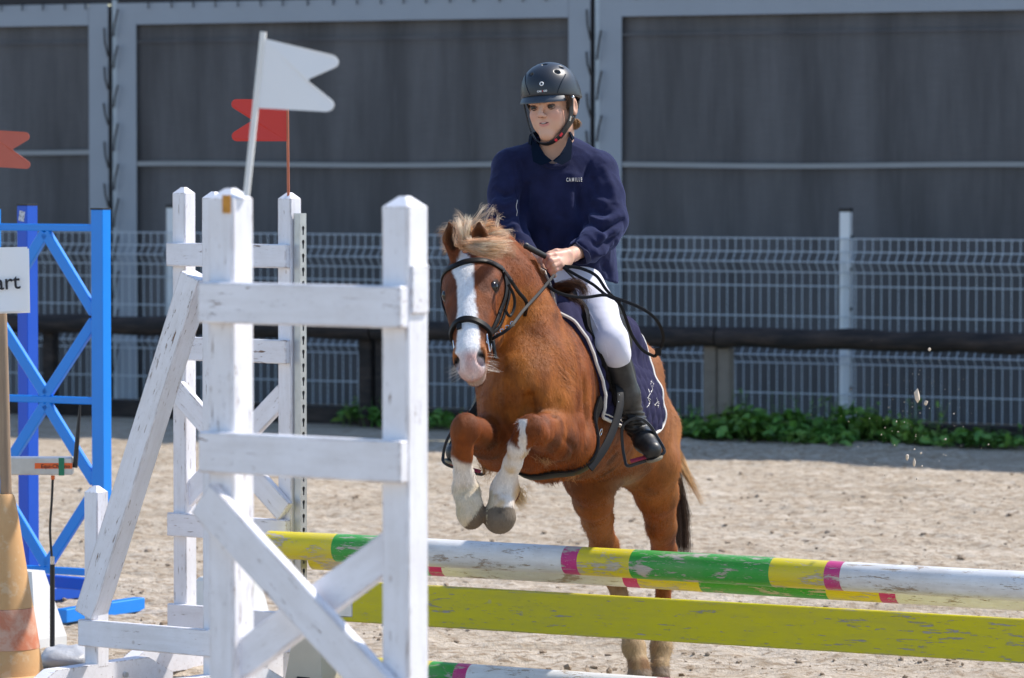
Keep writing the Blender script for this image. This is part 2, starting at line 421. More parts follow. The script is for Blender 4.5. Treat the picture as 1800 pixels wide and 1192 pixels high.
for k in range(3):
    x0, x1 = cols[k]+.035, cols[k+1]-.035
    V, F = sheet(x0, x1, .02, 2.76, .0, .035, 40+k)
    scr_o = part('windbreak_curtain', mesh_from('windbreak_curtain', V, F, M['mesh'], True), None, hall)
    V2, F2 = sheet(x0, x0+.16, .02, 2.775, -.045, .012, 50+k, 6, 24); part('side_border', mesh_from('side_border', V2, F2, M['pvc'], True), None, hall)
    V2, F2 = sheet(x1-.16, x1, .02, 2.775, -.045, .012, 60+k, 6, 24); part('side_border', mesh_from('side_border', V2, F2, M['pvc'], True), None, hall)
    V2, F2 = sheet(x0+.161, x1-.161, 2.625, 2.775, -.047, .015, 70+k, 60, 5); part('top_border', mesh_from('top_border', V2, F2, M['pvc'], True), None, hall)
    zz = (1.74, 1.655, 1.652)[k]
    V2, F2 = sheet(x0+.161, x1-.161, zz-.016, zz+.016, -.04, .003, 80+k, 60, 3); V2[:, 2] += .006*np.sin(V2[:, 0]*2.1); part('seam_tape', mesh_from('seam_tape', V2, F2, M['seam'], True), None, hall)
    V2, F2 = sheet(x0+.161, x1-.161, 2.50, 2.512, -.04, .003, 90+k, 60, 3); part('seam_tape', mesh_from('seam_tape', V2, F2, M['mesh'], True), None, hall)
M['steelcol'] = simple('painted_steel_column', (.34, .40, .47), .4, .15, 8, 0, metal=.2)
for x in cols[1:3]:
    mb = MB(); mb.box((x+.016, -.02, 1.4), (.040, .05, 2.8), bevel=.004); part('steel_column', mb, M['steelcol'], hall)
    mb = MB(); mb.box((x-.018, .01, 1.4), (.03, .03, 2.8)); part('gap_shade_strip', mb, M['dark'], hall)  # solid dark strip standing in for the shade between border and column
    for sgn in (-1, 1):
        z = .20+(.11 if sgn > 0 else 0)
        while z < 2.7:
            mb = MB(); h = .075+.03*random.random(); j = .01*random.random()
            mb.tube([(x+sgn*(.052+j)+.006, -.075, z+h), (x+sgn*.040+.006, -.088, z), (x+sgn*(.022)+.006, -.075, z-h)], .0075, 5)
            part('lacing_strap', mb, M['black'], hall)
            z += .235+.05*random.random()
mb = MB(); mb.box(((cols[0]+cols[3])/2, .12, (2.78+HALL_H)/2), (24, .3, HALL_H-2.78)); part('unseen_shade_wall', mb, M['clad'], hall)  # out of view, added to throw the shadow band on the sand
mb = MB(); mb.box((-9.5, .14, 1.4), (11, .1, 2.75)); mb.box((17.5, .14, 1.4), (8, .1, 2.75)); part('end_cladding', mb, M['clad'], hall)
mb = MB(); mb.box(((cols[0]+cols[3])/2, 6.3, HALL_H+.1), (24, 13, .2)); part('unseen_shade_roof', mb, M['clad'], hall)  # out of view, added with the wall above the curtains to cast shade
mb = MB(); mb.box(((cols[0]+cols[3])/2, .25, 1.4), (14, .02, 2.74)); part('inner_lining', mb, M['dark'], hall)
# tie cords on top border
for k in range(3):
    x = cols[k]+.3
    while x < cols[k+1]-.2:
        mb = MB(); mb.tube([(x, -.06, 2.79), (x+.008, -.066, 2.76), (x+.005, -.063, 2.735)], .005, 5); part('tie_cord', mb, M['black'], hall); x += .17+.03*random.random()

# ================================================================== weeds
t = NT('weed_leaf'); c = t.coord(); n1 = t.noise(c, 3.2, 3, .6); n2 = t.noise(c, 26, 4, .7)
t.set(color=t.mix(t.ramp(n2, [(.35, 0), (.65, 1)]), t.mix(t.ramp(n1, [(.4, 0), (.6, 1)]), (.035, .11, .018), (.09, .22, .03)), t.mix(t.ramp(n1, [(.45, 0), (.6, 1)]), (.12, .30, .04), (.20, .30, .05))), rough=.5, trans=0.0)
M['leaf'] = t.m
def weeds(spans, seed, name, label):
    r = np.random.default_rng(seed); V = []; F = []; n0 = 0
    for (pa, pb, off, hmax, dens) in spans:
        n = int((pb-pa)*dens)
        for i in range(n):
            u = r.random(); px = lerp(pa, pb, u); p = on_line(px, off+r.normal()*.10)
            hh = hmax*(.35+.65*(.5+.5*math.sin(px*.045+seed)*math.cos(px*.017)))*(math.sin(math.pi*min(1, max(0.02, u)))**.4)
            z = r.random()**.8*hh; cx, cy = p[0]+r.normal()*.04, p[1]+r.normal()*.04
            L = .022+.028*r.random(); Wd = L*(.55+.2*r.random())
            q = Quaternion(Vector(r.normal(size=3)).normalized(), r.normal()*.7) @ Quaternion((0, 0, 1), r.random()*6.28)
            pts_ = [(-L, 0, 0), (-.4*L, -Wd*.8, .1*L), (.4*L, -Wd*.6, .1*L), (L, 0, -.25*L), (.4*L, Wd*.6, .1*L), (-.4*L, Wd*.8, .1*L), (0, 0, -.08*L)]
            for t_ in pts_:
                v = q @ Vector(t_); V.append((cx+v.x, cy+v.y, z+.02+v.z))
            for a in range(6): F.append((n0+a, n0+(a+1) % 6, n0+6))
            n0 += 7
        for i in range(int((pb-pa)*.16)):      # thin upright stalks with gaps between
            px = lerp(pa, pb, r.random()); p = on_line(px, off+r.normal()*.08); hh = hmax*(.5+.9*r.random()); lx, ly = r.normal()*.05, r.normal()*.04
            a_ = Vector((p[0], p[1], 0)); b_ = Vector((p[0]+lx, p[1]+ly, hh)); w_ = Vector((.0022, 0, 0)); k_ = len(V)
            V += [a_-w_, a_+w_, b_+w_*.4, b_-w_*.4]; F.append((k_, k_+1, k_+2, k_+3)); V += [a_-w_.yxz, a_+w_.yxz, b_+w_.yxz*.4, b_-w_.yxz*.4]; F.append((k_+4, k_+5, k_+6, k_+7))
            n0 = len(V)
            for q_ in range(5):
                t_ = .35+.65*r.random(); c_ = a_.lerp(b_, t_); L = .018+.018*r.random(); d_ = Vector((r.normal(), r.normal(), r.normal()*.3)).normalized(); s_ = d_.cross(Vector((0, 0, 1))).normalized()*L*.4; k_ = len(V)
                V += [c_, c_+d_*L+s_, c_+d_*L*2, c_+d_*L-s_]; F.append((k_, k_+1, k_+2, k_+3)); n0 = len(V)
    V = [tuple(v) for v in V]
    me = mesh_from(name, V, F, M['leaf'], True)
    return setp(link(name, me), label, 'weeds', kind='stuff')
weeds([(1170, 1660, 1.18, .22, 2.6), (1170, 1500, 1.38, .13, 2.4), (1380, 1480, 1.55, .10, 2), (1560, 1800, 1.3, .09, 1.8), (600, 690, 1.2, .15, 1.3), (735, 800, 1.2, .12, 1.2)], 3, 'leafy_weeds', 'bright green leafy weeds growing along the edging')

# ================================================================== jump poles, plank
pl_a = W(475, 961, 14.02); pl_b = W(1800, 1026, 12.72)
pdir = (pl_b-pl_a); pdir[2] = 0; plen1325 = np.linalg.norm(pdir); pdir = pdir/plen1325
PANG = math.atan2(pdir[1], pdir[0])
def pole_x(px, base):  # distance along the pole for a photo column
    u = (px-900)/FPX; return (u*base[1]-base[0])/(pdir[0]-u*pdir[1])
def make_pole(base, zc, bands, r, label, name='jump_pole'):
    """bands: (px_end, material) from the left end px"""
    root = empty(name, (base[0], base[1], zc), label, 'jump pole', rz=PANG)
    mats = {'w': 'pole_white', 'g': 'pole_green', 'y': 'pole_yellow', 'p': 'pole_pink'}
    names = {'w': 'white_band', 'g': 'green_band', 'y': 'yellow_band', 'p': 'pink_band'}
    x = pole_x(bands[0], base); n = 28
    for i, (pe, cde) in enumerate(bands[1:]):
        xe = pole_x(pe, base)
        mb = MB(); k = max(2, int((xe-x)/.08)); P = []; rr = []
        for j in range(k+1):
            xx = lerp(x, xe, j/k); P.append((xx, .004*math.sin(xx*1.9), .004*math.sin(xx*1.3+1))); rr.append(r*(1+.012*math.sin(xx*5)))
        mb.tube(P, rr, n, caps=True); part(names[cde], mb, M[mats[cde]], root, smooth=True); x = xe
    return root
pbase = (pl_a[0], pl_a[1])
pz = float((W(475, 961, 14.02)[2]+W(1800, 1026, 12.72)[2])/2)
make_pole(pbase, pz, [472, (593, 'y'), (668, 'g'), (697, 'p'), (997, 'w'), (1025, 'p'), (1117, 'y'), (1364, 'g'), (1461, 'y'), (1489, 'p'), (1830, 'w'), (1860, 'p'), (1960, 'g'), (2090, 'y')], .0445,
          'round top pole of the jump, weathered white with yellow, green and pink bands')
nb = np.array([pdir[1], -pdir[0]]); nb = -nb if nb[1] < 0 else nb   # away from the camera
b2 = (pbase[0]+nb[0]*.16, pbase[1]+nb[1]*.16)
make_pole(b2, pz-.047, [552, (700, 'y'), (762, 'g'), (786, 'p'), (1105, 'w'), (1131, 'p'), (1240, 'y'), (1464, 'g'), (1558, 'y'), (1587, 'p'), (1900, 'w'), (1930, 'p'), (2090, 'g')], .0445,
          'second striped pole lying just behind and below the top pole')
b3 = (pbase[0]+nb[0]*.06, pbase[1]+nb[1]*.06)
make_pole(b3, .045, [640, (760, 'y'), (806, 'g'), (829, 'p'), (1157, 'w'), (1186, 'p'), (1270, 'y'), (1500, 'g'), (1600, 'y'), (1900, 'w')], .045,
          'striped ground pole lying on the sand below the yellow plank')
root = empty('jump_plank', (pbase[0], pbase[1], .2), 'long flat lime yellow plank with bare grey scuffs, below the striped poles', 'plank', rz=PANG)
x0 = pole_x(590, pbase); x1 = pole_x(2080, pbase)
mb = MB(); mb.box(((x0+x1)/2, 0, .078), (x1-x0, .028, .130), bevel=.003); part('board', mb, M['plank'], root)
mb = MB(); mb.box((x0+.02, -.0, .078), (.10, .034, .10), bevel=.003); part('end_hook', mb, M['galv'], root)

# ================================================================== white wings
def post_mesh(wd, z0, z1, cap=.02):
    mb = MB(); h = wd/2; b = h*.12
    ring = [(-h+b, -h), (h-b, -h), (h, -h+b), (h, h-b), (h-b, h), (-h+b, h), (-h, h-b), (-h, -h+b)]
    V = [(x, y, z0) for x, y in ring]+[(x, y, z1-cap) for x, y in ring]+[(x*.25, y*.25, z1) for x, y in ring]
    F = [tuple(range(7, -1, -1))]+[tuple(range(16, 24))]
    for l in (0, 8):
        for i in range(8): F.append((l+i, l+(i+1) % 8, l+8+(i+1) % 8, l+8+i))
    mb.add(V, F); return mb
def board(parent, xa, za, xb, zb, wd, y, th, mat='white', name='board', ends=0, label=None):
    """board from (xa,za) to (xb,zb) in the wing's plane, own long axis = object x so the grain follows it"""
    L = math.hypot(xb-xa, zb-za); a = math.atan2(zb-za, xb-xa)
    mb = MB(); mb.box((0, 0, 0), (L, th, wd), bevel=.003)
    o = part(name, mb, M[mat], parent, label=label); o.location = ((xa+xb)/2, y, (za+zb)/2); o.rotation_euler = (0, -a, 0); return o
def foot(parent, x, L0, L1, h=.09, wd=.055, z0=0.0, mat='white'):
    mb = MB(); poly = [(-L0, 0), (L1, 0), (L1, h*.35), (L1-.12, h), (-L0+.12, h), (-L0, h*.35)]
    R90 = Matrix.Rotation(math.pi/2, 3, 'Z')
    mb.prism(poly, -wd/2, wd/2, R90); o = part('foot', mb, M[mat], parent); o.location = (x, 0, z0)
    b = MB(); b.tube([(-wd/2-.012, .1, h*.5), (wd/2+.012, .1, h*.5)], .009, 8); q = part('bolt', b, M['galv'], o); return o
TH = math.radians(36)
def wing(name, px, d, label, ang=TH):
    p = W(px, 596, d); return empty(name, (p[0], p[1], 0), label, 'jump wing', rz=-ang, group=None)
def add_post(root, x, wd, z1, z0=0., mat='white_post'):
    o = part('post', post_mesh(wd, z0, z1), M[mat], root); o.location = (x, 0, 0); return o
# front wing (near the lens)
fw = wing('jump_wing', 406, 8.30, 'large blurred white wooden jump wing nearest the camera, with crossed braces')
WW = .418
add_post(fw, 0, .063, 1.635); add_post(fw, WW, .063, 1.622)
yb = -.0315-.0135
board(fw, -.035, 1.418, WW+.033, 1.418, .078, yb, .026)
board(fw, -.035, 1.133, WW+.033, 1.133, .078, yb, .026)
board(fw, -.03, 1.045, WW+.03, .665, .075, yb-.0005, .026, name='brace')
board(fw, -.025, .70, WW-.0, .985, .070, .0, .024, name='brace')
board(fw, -.035, .62, WW+.033, .62, .078, yb, .026); board(fw, -.035, .18, WW+.033, .18, .078, yb, .026)
foot(fw, 0, .35, .35); foot(fw, WW, .35, .35)
mb = MB(); mb.box((.018, -.0335, 1.605), (.018, .004, .034)); part('rust_plate', mb, simple('rusty_plate', (.55, .25, .04), .8, .4, 60, .5), fw)
mb = MB(); mb.box((WW+.0345, 0, 1.45), (.006, .05, .09), bevel=.002); part('side_plate', mb, M['white'], fw)
# mid wing carrying the poles
mw = wing('jump_wing', 324, 14.40, 'white wooden jump wing behind the near one, with slotted metal rail holding the poles')
W2 = .448
add_post(mw, 0, .056, 1.598, .08); add_post(mw, W2, .056, 1.582, .08)
yb = -.028-.0125
for z in (1.376, 1.066, .482, .18): board(mw, -.035, z, W2+.026, z, .077, yb, .024)
board(mw, -.0, .93, W2+.015, .545, .075, yb-.0005, .024, name='brace')
board(mw, -.02, .545, W2-.02, .93, .070, .0, .022, name='brace')
foot(mw, 0, .34, .34); foot(mw, W2, .34, .34)
def keyhole_rail(parent, x, z0, z1):
    L = z1-z0; cu = bpy.data.curves.new('slots', 'CURVE'); cu.dimensions = '2D'; cu.fill_mode = 'BOTH'; cu.extrude = .001
    def poly(pts_):
        s = cu.splines.new('POLY'); s.points.add(len(pts_)-1)
        for p, (a, b) in zip(s.points, pts_): p.co = (a, b, 0, 1)
        s.use_cyclic_u = True
    poly([(-.014, 0), (.014, 0), (.014, L), (-.014, L)])
    z = .03
    while z < L-.04:
        pp = []
        for k in range(9): a = math.radians(-30+k*30); pp.append((.0068*math.cos(a), z+.022+.0068*math.sin(a)))
        pp += [(-.0035, z+.012), (-.0035, z), (.0035, z), (.0035, z+.012)]
        poly(pp); z += .0445
    o = bpy.data.objects.new('tmp', cu); C.objects.link(o)
    dg = bpy.context.evaluated_depsgraph_get(); me = bpy.data.meshes.new_from_object(o.evaluated_get(dg)); bpy.data.objects.remove(o)
    me.transform(Matrix.Rotation(math.pi/2, 4, 'X')); me.transform(Matrix.Rotation(math.pi/2, 4, 'Z')); me.materials.clear(); me.materials.append(M['galv'])
    o = part('slotted_rail', me, None, parent); o.location = (x, .0, z0)
    mb = MB(); mb.box((-.012, -.0155, L/2), (.026, .002, L)); mb.box((-.012, .0155, L/2), (.026, .002, L)); q = part('rail_flange', mb, M['galv'], o)
    mb = MB(); mb.box((-.022, 0, L/2), (.002, .027, L-.01)); part('slot_shade_strip', mb, M['dark'], o)  # dark strip behind the slots, its colour stands for the shade inside
keyhole_rail(mw, W2+.028+.028, .08, 1.515)
# sloping wing
sw = wing('sloping_jump_wing', 168, 13.78, 'low white sloping jump wing with one long slanting beam and a short post')
W3 = .49
add_post(sw, 0, .056, .655, .08); add_post(sw, W3, .056, 1.59, .08)
board(sw, -.035, .19, W3+.03, .19, .084, -.028-.0125, .024)
board(sw, -.015, .245, W3-.06, 1.33, .078, -.012, .075, name='slanting_beam')
foot(sw, 0, .34, .34); foot(sw, W3, .34, .34)
# plastic blocks
def block(name, p, sx, sy, h, top, label, mat, rz=-TH):
    o = empty(name, (p[0], p[1], 0), label, 'block', rz=rz); mb = MB()
    V = []
    for z, k in ((0, 1), (h*.12, 1), (h*.93, top), (h, top*.9)): V += [(-sx*k, -sy*k, z), (sx*k, -sy*k, z), (sx*k, sy*k, z), (-sx*k, sy*k, z)]
    F = [(3, 2, 1, 0), (12, 13, 14, 15)]
    for l in range(3):
        for i in range(4): F.append((l*4+i, l*4+(i+1) % 4, l*4+4+(i+1) % 4, l*4+4+i))
    mb.add(V, F); part('body', mb, mat, o)
    mb = MB(); mb.box((0, -sy*.97, h*.14), (sx*.7, .01, h*.08), bevel=.002); part('recess_shade', mb, M['dark'], o)  # dark plate on the face, coloured as the shade of a recess
    return o
M['plastic'] = simple('scuffed_white_plastic', (.72, .72, .70), .5, .12, 14, .3, 60)
M['beige'] = simple('yellowed_plastic', (.58, .52, .40), .55, .12, 10, .3, 60)
block('plastic_block', W(50, 596, 15.1), .10, .08, .26, .45, 'scuffed white plastic block standing behind the orange cone', M['plastic'])
block('plastic_block', W(400, 596, 15.7), .12, .10, .18, .75, 'white plastic block half hidden behind the wings', M['plastic'])
block('plastic_block', W(556, 596, 13.9), .075, .07, .21, .7, 'yellowed plastic block beside the slotted rail', M['beige'])

# flags
def flag(name, px_pole_top, py_top, px_pole_bot, py_bot, d, size, direction, col, label, flip=1, tilt=0., hgt=None, poleext=.0, edge=None, taper_=0.):
    a = W(px_pole_bot, py_bot, d); b = W(px_pole_top, py_top, d)
    root = empty(name, tuple(a), label, 'flag')
    mb = MB(); mb.tube([a, (a*.6+b*.4), b], .0045 if d > 10 else .0062, 8); part('pole', mb, M['redpole'] if edge else M['plastic'], root, world=True, smooth=True)
    ln, ht = size; dirv = Vector((math.cos(tilt)*direction, .25*direction*-1 if False else 0, 0)); 
    up = Vector(tuple(b-a)).normalized(); side = Vector((direction*math.cos(tilt), -.15, math.sin(tilt))).normalized()
    rr = .13
    def arc(cx, cz, r, a0, a1, n=6): return [(cx+r*math.cos(math.radians(lerp(a0, a1, k/n))), cz+r*math.sin(math.radians(lerp(a0, a1, k/n)))) for k in range(n+1)]
    r = ht*.12
    pts2 = [(0, 0)]+arc(ln-r, r*1.0, r, -90, 50)+[(ln*.66, ht*.47), (ln*.64, ht*.5), (ln*.66, ht*.53)]+arc(ln-r, ht-r, r, -50, 90)+[(0, ht)]
    V = []; th = .0015
    nrm = side.cross(up).normalized(); top = Vector(tuple(b))-up*.012
    for s_ in (-1, 1):
        for x, z in pts2:
            V.append(top+side*x-up*(z*(1-taper_*x/ln))+nrm*(s_*th+.012*math.sin(x/ln*3.2)*ln*2))
    n = len(pts2); mb = MB(); mb.add(V, [tuple(range(n)), tuple(range(2*n-1, n-1, -1))]+[(i, (i+1) % n, n+(i+1) % n, n+i) for i in range(n)])
    part('pennant', mb, col, root, world=True)
    return root
M['redpole'] = simple('faded_red_pole', (.50, .14, .07), .5, .3, 12, 0)
t = NT('red_plastic_flag'); c = t.coord(); t.set(color=t.mix(t.ramp(t.noise(c, 14, 5, .6, .6), [(.66, 0), (.76, .4)]), (.62, .035, .025), (.62, .25, .14)), rough=.45); M['redflag'] = t.m
t = NT('faded_red_flag'); c = t.coord(); t.set(color=t.mix(t.noise(c, 6, 4), (.45, .09, .06), (.56, .14, .09)), rough=.5); M['redflag2'] = t.m
M['whiteflag'] = simple('white_plastic_flag', (.78, .79, .81), .45, .04, 8, 0)
flag('white_flag', 463, 56, 433, 345, 8.28, (.152, .133), 1, M['whiteflag'], 'white swallowtail plastic flag on a thin leaning pole, top of the nearest wing', tilt=-.235, taper_=.20)
flag('red_flag', 505, 168, 507, 348, 14.12, (.182, .136), -1, M['redflag'], 'red swallowtail plastic flag behind the white flag pole', tilt=.0, edge=1)
flag('red_flag', -31, 222, -27, 367, 16.25, (.180, .137), 1, M['redflag2'], 'faded red swallowtail flag at the left edge of the picture', tilt=-.06, edge=1)

# ================================================================== blue wing
BT = math.radians(30)
p = W(178, 596, 16.0); L = .50
bw_ = empty('blue_jump_wing', (p[0], p[1], 0), 'bright blue tubular steel jump wing with diamond lattice bars', 'jump wing', rz=-BT)
def tubepost(root, x, y, wd, z0, z1, mat, name='post'):
    mb = MB(); mb.box((0, 0, (z0+z1)/2), (wd, wd, z1-z0), bevel=.002); o = part(name, mb, M[mat], root); o.location = (x, y, 0)
    c_ = MB(); c_.box((0, 0, z1+.003), (wd*1.02, wd*1.02, .006)); part('end_cap', c_, M['black'], o); return o
tubepost(bw_, 0, 0, .053, .05, 1.505, 'blue'); tubepost(bw_, -L, 0, .053, .05, 1.505, 'blue')
for z in (1.438, .800, .165): board(bw_, -L+.028, z, -.028, z, .026, 0, .026, 'blue', 'bar')
zs = [1.425, 1.12, .813]
for (xa, za, xb, zb) in ((-L/2, 1.42, -.03, 1.125), (-L/2, 1.42, -L+.03, 1.125), (-.03, 1.095, -L/2, .815), (-L+.03, 1.095, -L/2, .815),
                         (-L/2, .785, -.03, .50), (-L/2, .785, -L+.03, .50), (-.03, .47, -L/2, .18), (-L+.03, .47, -L/2, .18)):
    board(bw_, xa, za, xb, zb, .042, 0, .022, 'blue', 'lattice_bar')
def bfoot(root, x, mat, L0=.30, L1=.30):
    mb = MB(); mb.box((0, 0, .03), (.05, L0+L1, .05), bevel=.003); o = part('foot', mb, M[mat], root); o.location = (x, (L1-L0)/2, 0)
bfoot(bw_, 0, 'blue', .26, .24); bfoot(bw_, -L, 'blue')
p = W(49, 596, 16.5)
dw_ = empty('blue_jump_wing', (p[0], p[1], 0), 'darker blue steel upright with a small sticker, behind the lattice wing', 'jump wing', rz=-math.radians(40))
dp = tubepost(dw_, 0, 0, .056, .05, 1.515, 'darkblue')
t = NT('sticker'); c = t.coord('Object', (60, 60, 60)); wv = t.n('TexVoronoi'); wv.inputs['Scale'].default_value = 2; t.l(c, wv.inputs[0])
t.set(color=t.ramp(wv.outputs['Distance'], [(.25, .02), (.35, .6)]), rough=.5)
mb = MB(); mb.box((.0, -.0288, 1.475), (.030, .0012, .038), M=Matrix.Rotation(.18, 3, 'Y')); part('sticker', mb, t.m, dw_)
tubepost(dw_, -.045, .02, .014, .12, 1.47, 'galv', 'slotted_rail')
tubepost(dw_, -.9, 0, .056, .05, 1.515, 'darkblue'); bfoot(dw_, -.9, 'darkblue', .35, .35)
for z in (1.2, .165): board(dw_, -.9, z, -.028, z, .03, 0.045, .03, 'darkblue', 'bar')
bfoot(dw_, 0, 'darkblue', .35, .35)
mb = MB(); mb.box((.16, .0, .095), (.34, .045, .045), bevel=.003); o_ = part('brace_foot', mb, M['darkblue'], dw_)

# ================================================================== cone, stick, paper, timer
t = NT('faded_orange_cone'); c = t.coord('Object'); sx = t.n('SeparateXYZ'); t.l(c, sx.inputs[0])
base = t.mix(t.noise(c, 9, 6, .65), (.58, .29, .10), (.66, .43, .22)); base = t.mix(t.ramp(t.noise(c, 22, 6, .7), [(.55, 0), (.62, .5)]), base, (.68, .52, .34))
t.set(color=base, rough=.6, spec=.3); t.bump(t.noise(c, 60, 4), .3, .002); M['cone'] = t.m
t = NT('faded_red_band'); c = t.coord('Object'); base = t.mix(t.ramp(t.noise(c, 12, 6, .7, .4), [(.42, 0), (.58, 1)]), (.60, .20, .10), (.66, .38, .26)); t.set(color=base, rough=.5); M['coneband'] = t.m
cpos = W(3, 596, 14.0)
cone = empty('traffic_cone', (cpos[0], cpos[1], 0), 'faded orange traffic cone with a red band, standing at the left edge', 'traffic cone')
def cr(z): return lerp(.135, .042, z/.60)
mb = MB(); mb.lathe([(.150, .02), (cr(.03), .032), (cr(.115), .115)], n=40); part('lower_body', mb, M['cone'], cone, smooth=True)
mb = MB(); mb.lathe([(cr(.1155)+.0015, .1155), (cr(.245)+.0015, .245)], n=40); part('red_band', mb, M['coneband'], cone, smooth=True)
mb = MB(); mb.lathe([(cr(.246), .246), (cr(.42), .42), (cr(.56), .56), (.040, .60), (.034, .612), (.030, .612)], n=40); part('upper_body', mb, M['cone'], cone, smooth=True)
mb = MB(); mb.box((0, 0, .011), (.36, .36, .022), bevel=.006); part('base', mb, M['cone'], cone)
t = NT('raw_wood_stick'); c = t.coord('Object', (14, 14, 1)); t.set(color=t.mix(t.noise(c, 6, 6, .6, .4), (.19, .12, .075), (.42, .31, .21)), rough=.8); t.bump(t.noise(c, 10, 4), .4, .002); M['stick'] = t.m
a = W(12, 880, 14.0); b = W(0, 470, 14.0)
stick = empty('wooden_stake', tuple(a), 'weathered wooden stake stuck into the top of the orange cone', 'stake')
mb = MB(); mb.tube([a-np.array((0, 0, .1)), a*.5+b*.5, b], [.019, .0185, .018], 10); part('shaft', mb, M['stick'], stick, world=True, smooth=True)
# paper sign
M['paper'] = simple('white_paper', (.90, .91, .93), .7, .03, 6, .2, 30, .003)
ink = simple('black_ink', (.012, .012, .02), .6, .1, 6, 0)
pd = 13.93
pc = W(0, 492, pd)
paper = empty('paper_sign', tuple(pc), 'white paper start sign fixed to the stake, cut by the left edge', 'sign')
V = []; F = []; nx, nz = 24, 10
for k in range(2):
    for j in range(nz+1):
        for i in range(nx+1):
            u = i/nx; v = j/nz; px = lerp(-118, 48+2*(1-v), u)+ (3 if k else 0); py = lerp(437, 547, 1-v)+(4*(1-u) if v == 0 else 0)+ (3 if k else 0) - 3*u*(v)
            q = W(px, py, pd+k*.012+.02*(abs(u-.62)*2)**2+.004*math.sin(u*9+v*3)); V.append(q)
    o_ = k*(nx+1)*(nz+1)
    for j in range(nz):
        for i in range(nx):
            a0 = o_+j*(nx+1)+i; F.append((a0, a0+1, a0+nx+2, a0+nx+1))
mb = MB(); mb.add(V, F); part('sheet', mb, M['paper'], paper, world=True, smooth=True)
def text_mesh(s, size, extr=.0004, bold=0, align='LEFT', shear=0):
    cu = bpy.data.curves.new('txt', 'FONT'); cu.body = s; cu.size = size; cu.extrude = extr; cu.offset = bold; cu.align_x = align; cu.shear = shear; cu.resolution_u = 3
    o = bpy.data.objects.new('tmp', cu); C.objects.link(o)
    dg = bpy.context.evaluated_depsgraph_get(); me = bpy.data.meshes.new_from_object(o.evaluated_get(dg)); bpy.data.objects.remove(o); return me
me = text_mesh('Départ', .071, .0003, .0006, 'RIGHT'); me.materials.clear(); me.materials.append(ink)
T = Matrix.Translation(Vector(tuple(W(36, 507, pd-.004)))) @ Matrix.Rotation(-.06, 4, 'Y') @ Matrix.Rotation(math.pi/2, 4, 'X'); me.transform(T)
for v in me.vertices: pass
part('lettering', me, None, paper, world=True)
# timer
td = 14.5
tp = W(92, 1172, td)
timer = empty('timing_gate', (tp[0], tp[1], 0), 'galvanised electronic timing box on a thin black rod beside the cone', 'timer')
P0 = W(-60, 805, td+.02); P1 = W(128, 806, td-.02)
ax = Vector(tuple(P1-P0)); Lx = ax.length
def tbox(name, px0, px1, py0, py1, d, th, mat, parent=timer, bevel=.0):
    a = W(px0, py0, d); b = W(px1, py1, d); mb = MB(); mb.box(((a[0]+b[0])/2, d, (a[2]+b[2])/2), (b[0]-a[0], th, abs(a[2]-b[2])), bevel=bevel); return part(name, mb, mat, parent, world=True)
tbox('housing', -60, 129, 803, 834, td, .06, M['galv'], bevel=.004)
ol = tbox('orange_label', 61, 127, 814, 824, td-.031, .001, simple('orange_tape', (.85, .14, .02), .5, .05))
tbox('green_tape', 103, 113, 805, 836, td-.0325, .0012, simple('green_tape', (.01, .20, .10), .5, .1))
me = text_mesh('Equi-Chrono', .0185, .0002, .0002); me.materials.clear(); me.materials.append(ink)
me.transform(Matrix.Translation(Vector(tuple(W(72, 823, td-.0322)))) @ Matrix.Rotation(math.pi/2, 4, 'X')); part('lettering', me, None, timer, world=True)
mb = MB(); mb.tube(catmull([W(93, 836, td), W(91, 880, td), W(88, 930, td), W(91, 980, td)], 5), .0042, 8); part('cable', mb, M['black'], timer, world=True, smooth=True)
mb = MB(); mb.tube([W(92, 992, td), W(92, 1174, td)], .0085, 10); part('rod', mb, M['black'], timer, world=True, smooth=True)
mb = MB(); mb.tube([W(92, 978, td), W(92, 994, td)], .0075, 10); part('collar', mb, M['chrome'], timer, world=True, smooth=True)
mb = MB(); mb.tube([W(93, 836, td), W(93, 843, td)], .0065, 10); part('plug', mb, simple('orange_plug', (.8, .16, .03), .5), timer, world=True, smooth=True)
mb = MB(); mb.tube([W(132, 822, td-.02), W(136, 770, td-.02), W(141, 712, td-.02)], [.0085, .0075, .0035], 8); part('antenna', mb, M['black'], timer, world=True, smooth=True)
sb = W(112, 1186, 14.4)
# sandbag
bm = bmesh.new(); bmesh.ops.create_uvsphere(bm, u_segments=28, v_segments=16, radius=1)
for v in bm.verts:
    v.co = Vector((math.copysign(abs(v.co.x)**.6, v.co.x)*.085, math.copysign(abs(v.co.y)**.7, v.co.y)*.13, v.co.z*.036*(1+.25*math.sin(v.co.x*7)*math.cos(v.co.y*5))))+Vector((sb[0]+.01, sb[1], .036))
me = bpy.data.meshes.new('sandbag'); bm.to_mesh(me); bm.free(); me.materials.append(simple('grey_tarpaulin', (.40, .41, .43), .45, .2, 12, .6, 25, .01)); me.polygons.foreach_set('use_smooth', [True]*len(me.polygons))
setp(link('sandbag', me), 'small grey sandbag weighing down the foot of the timing rod', 'sandbag')
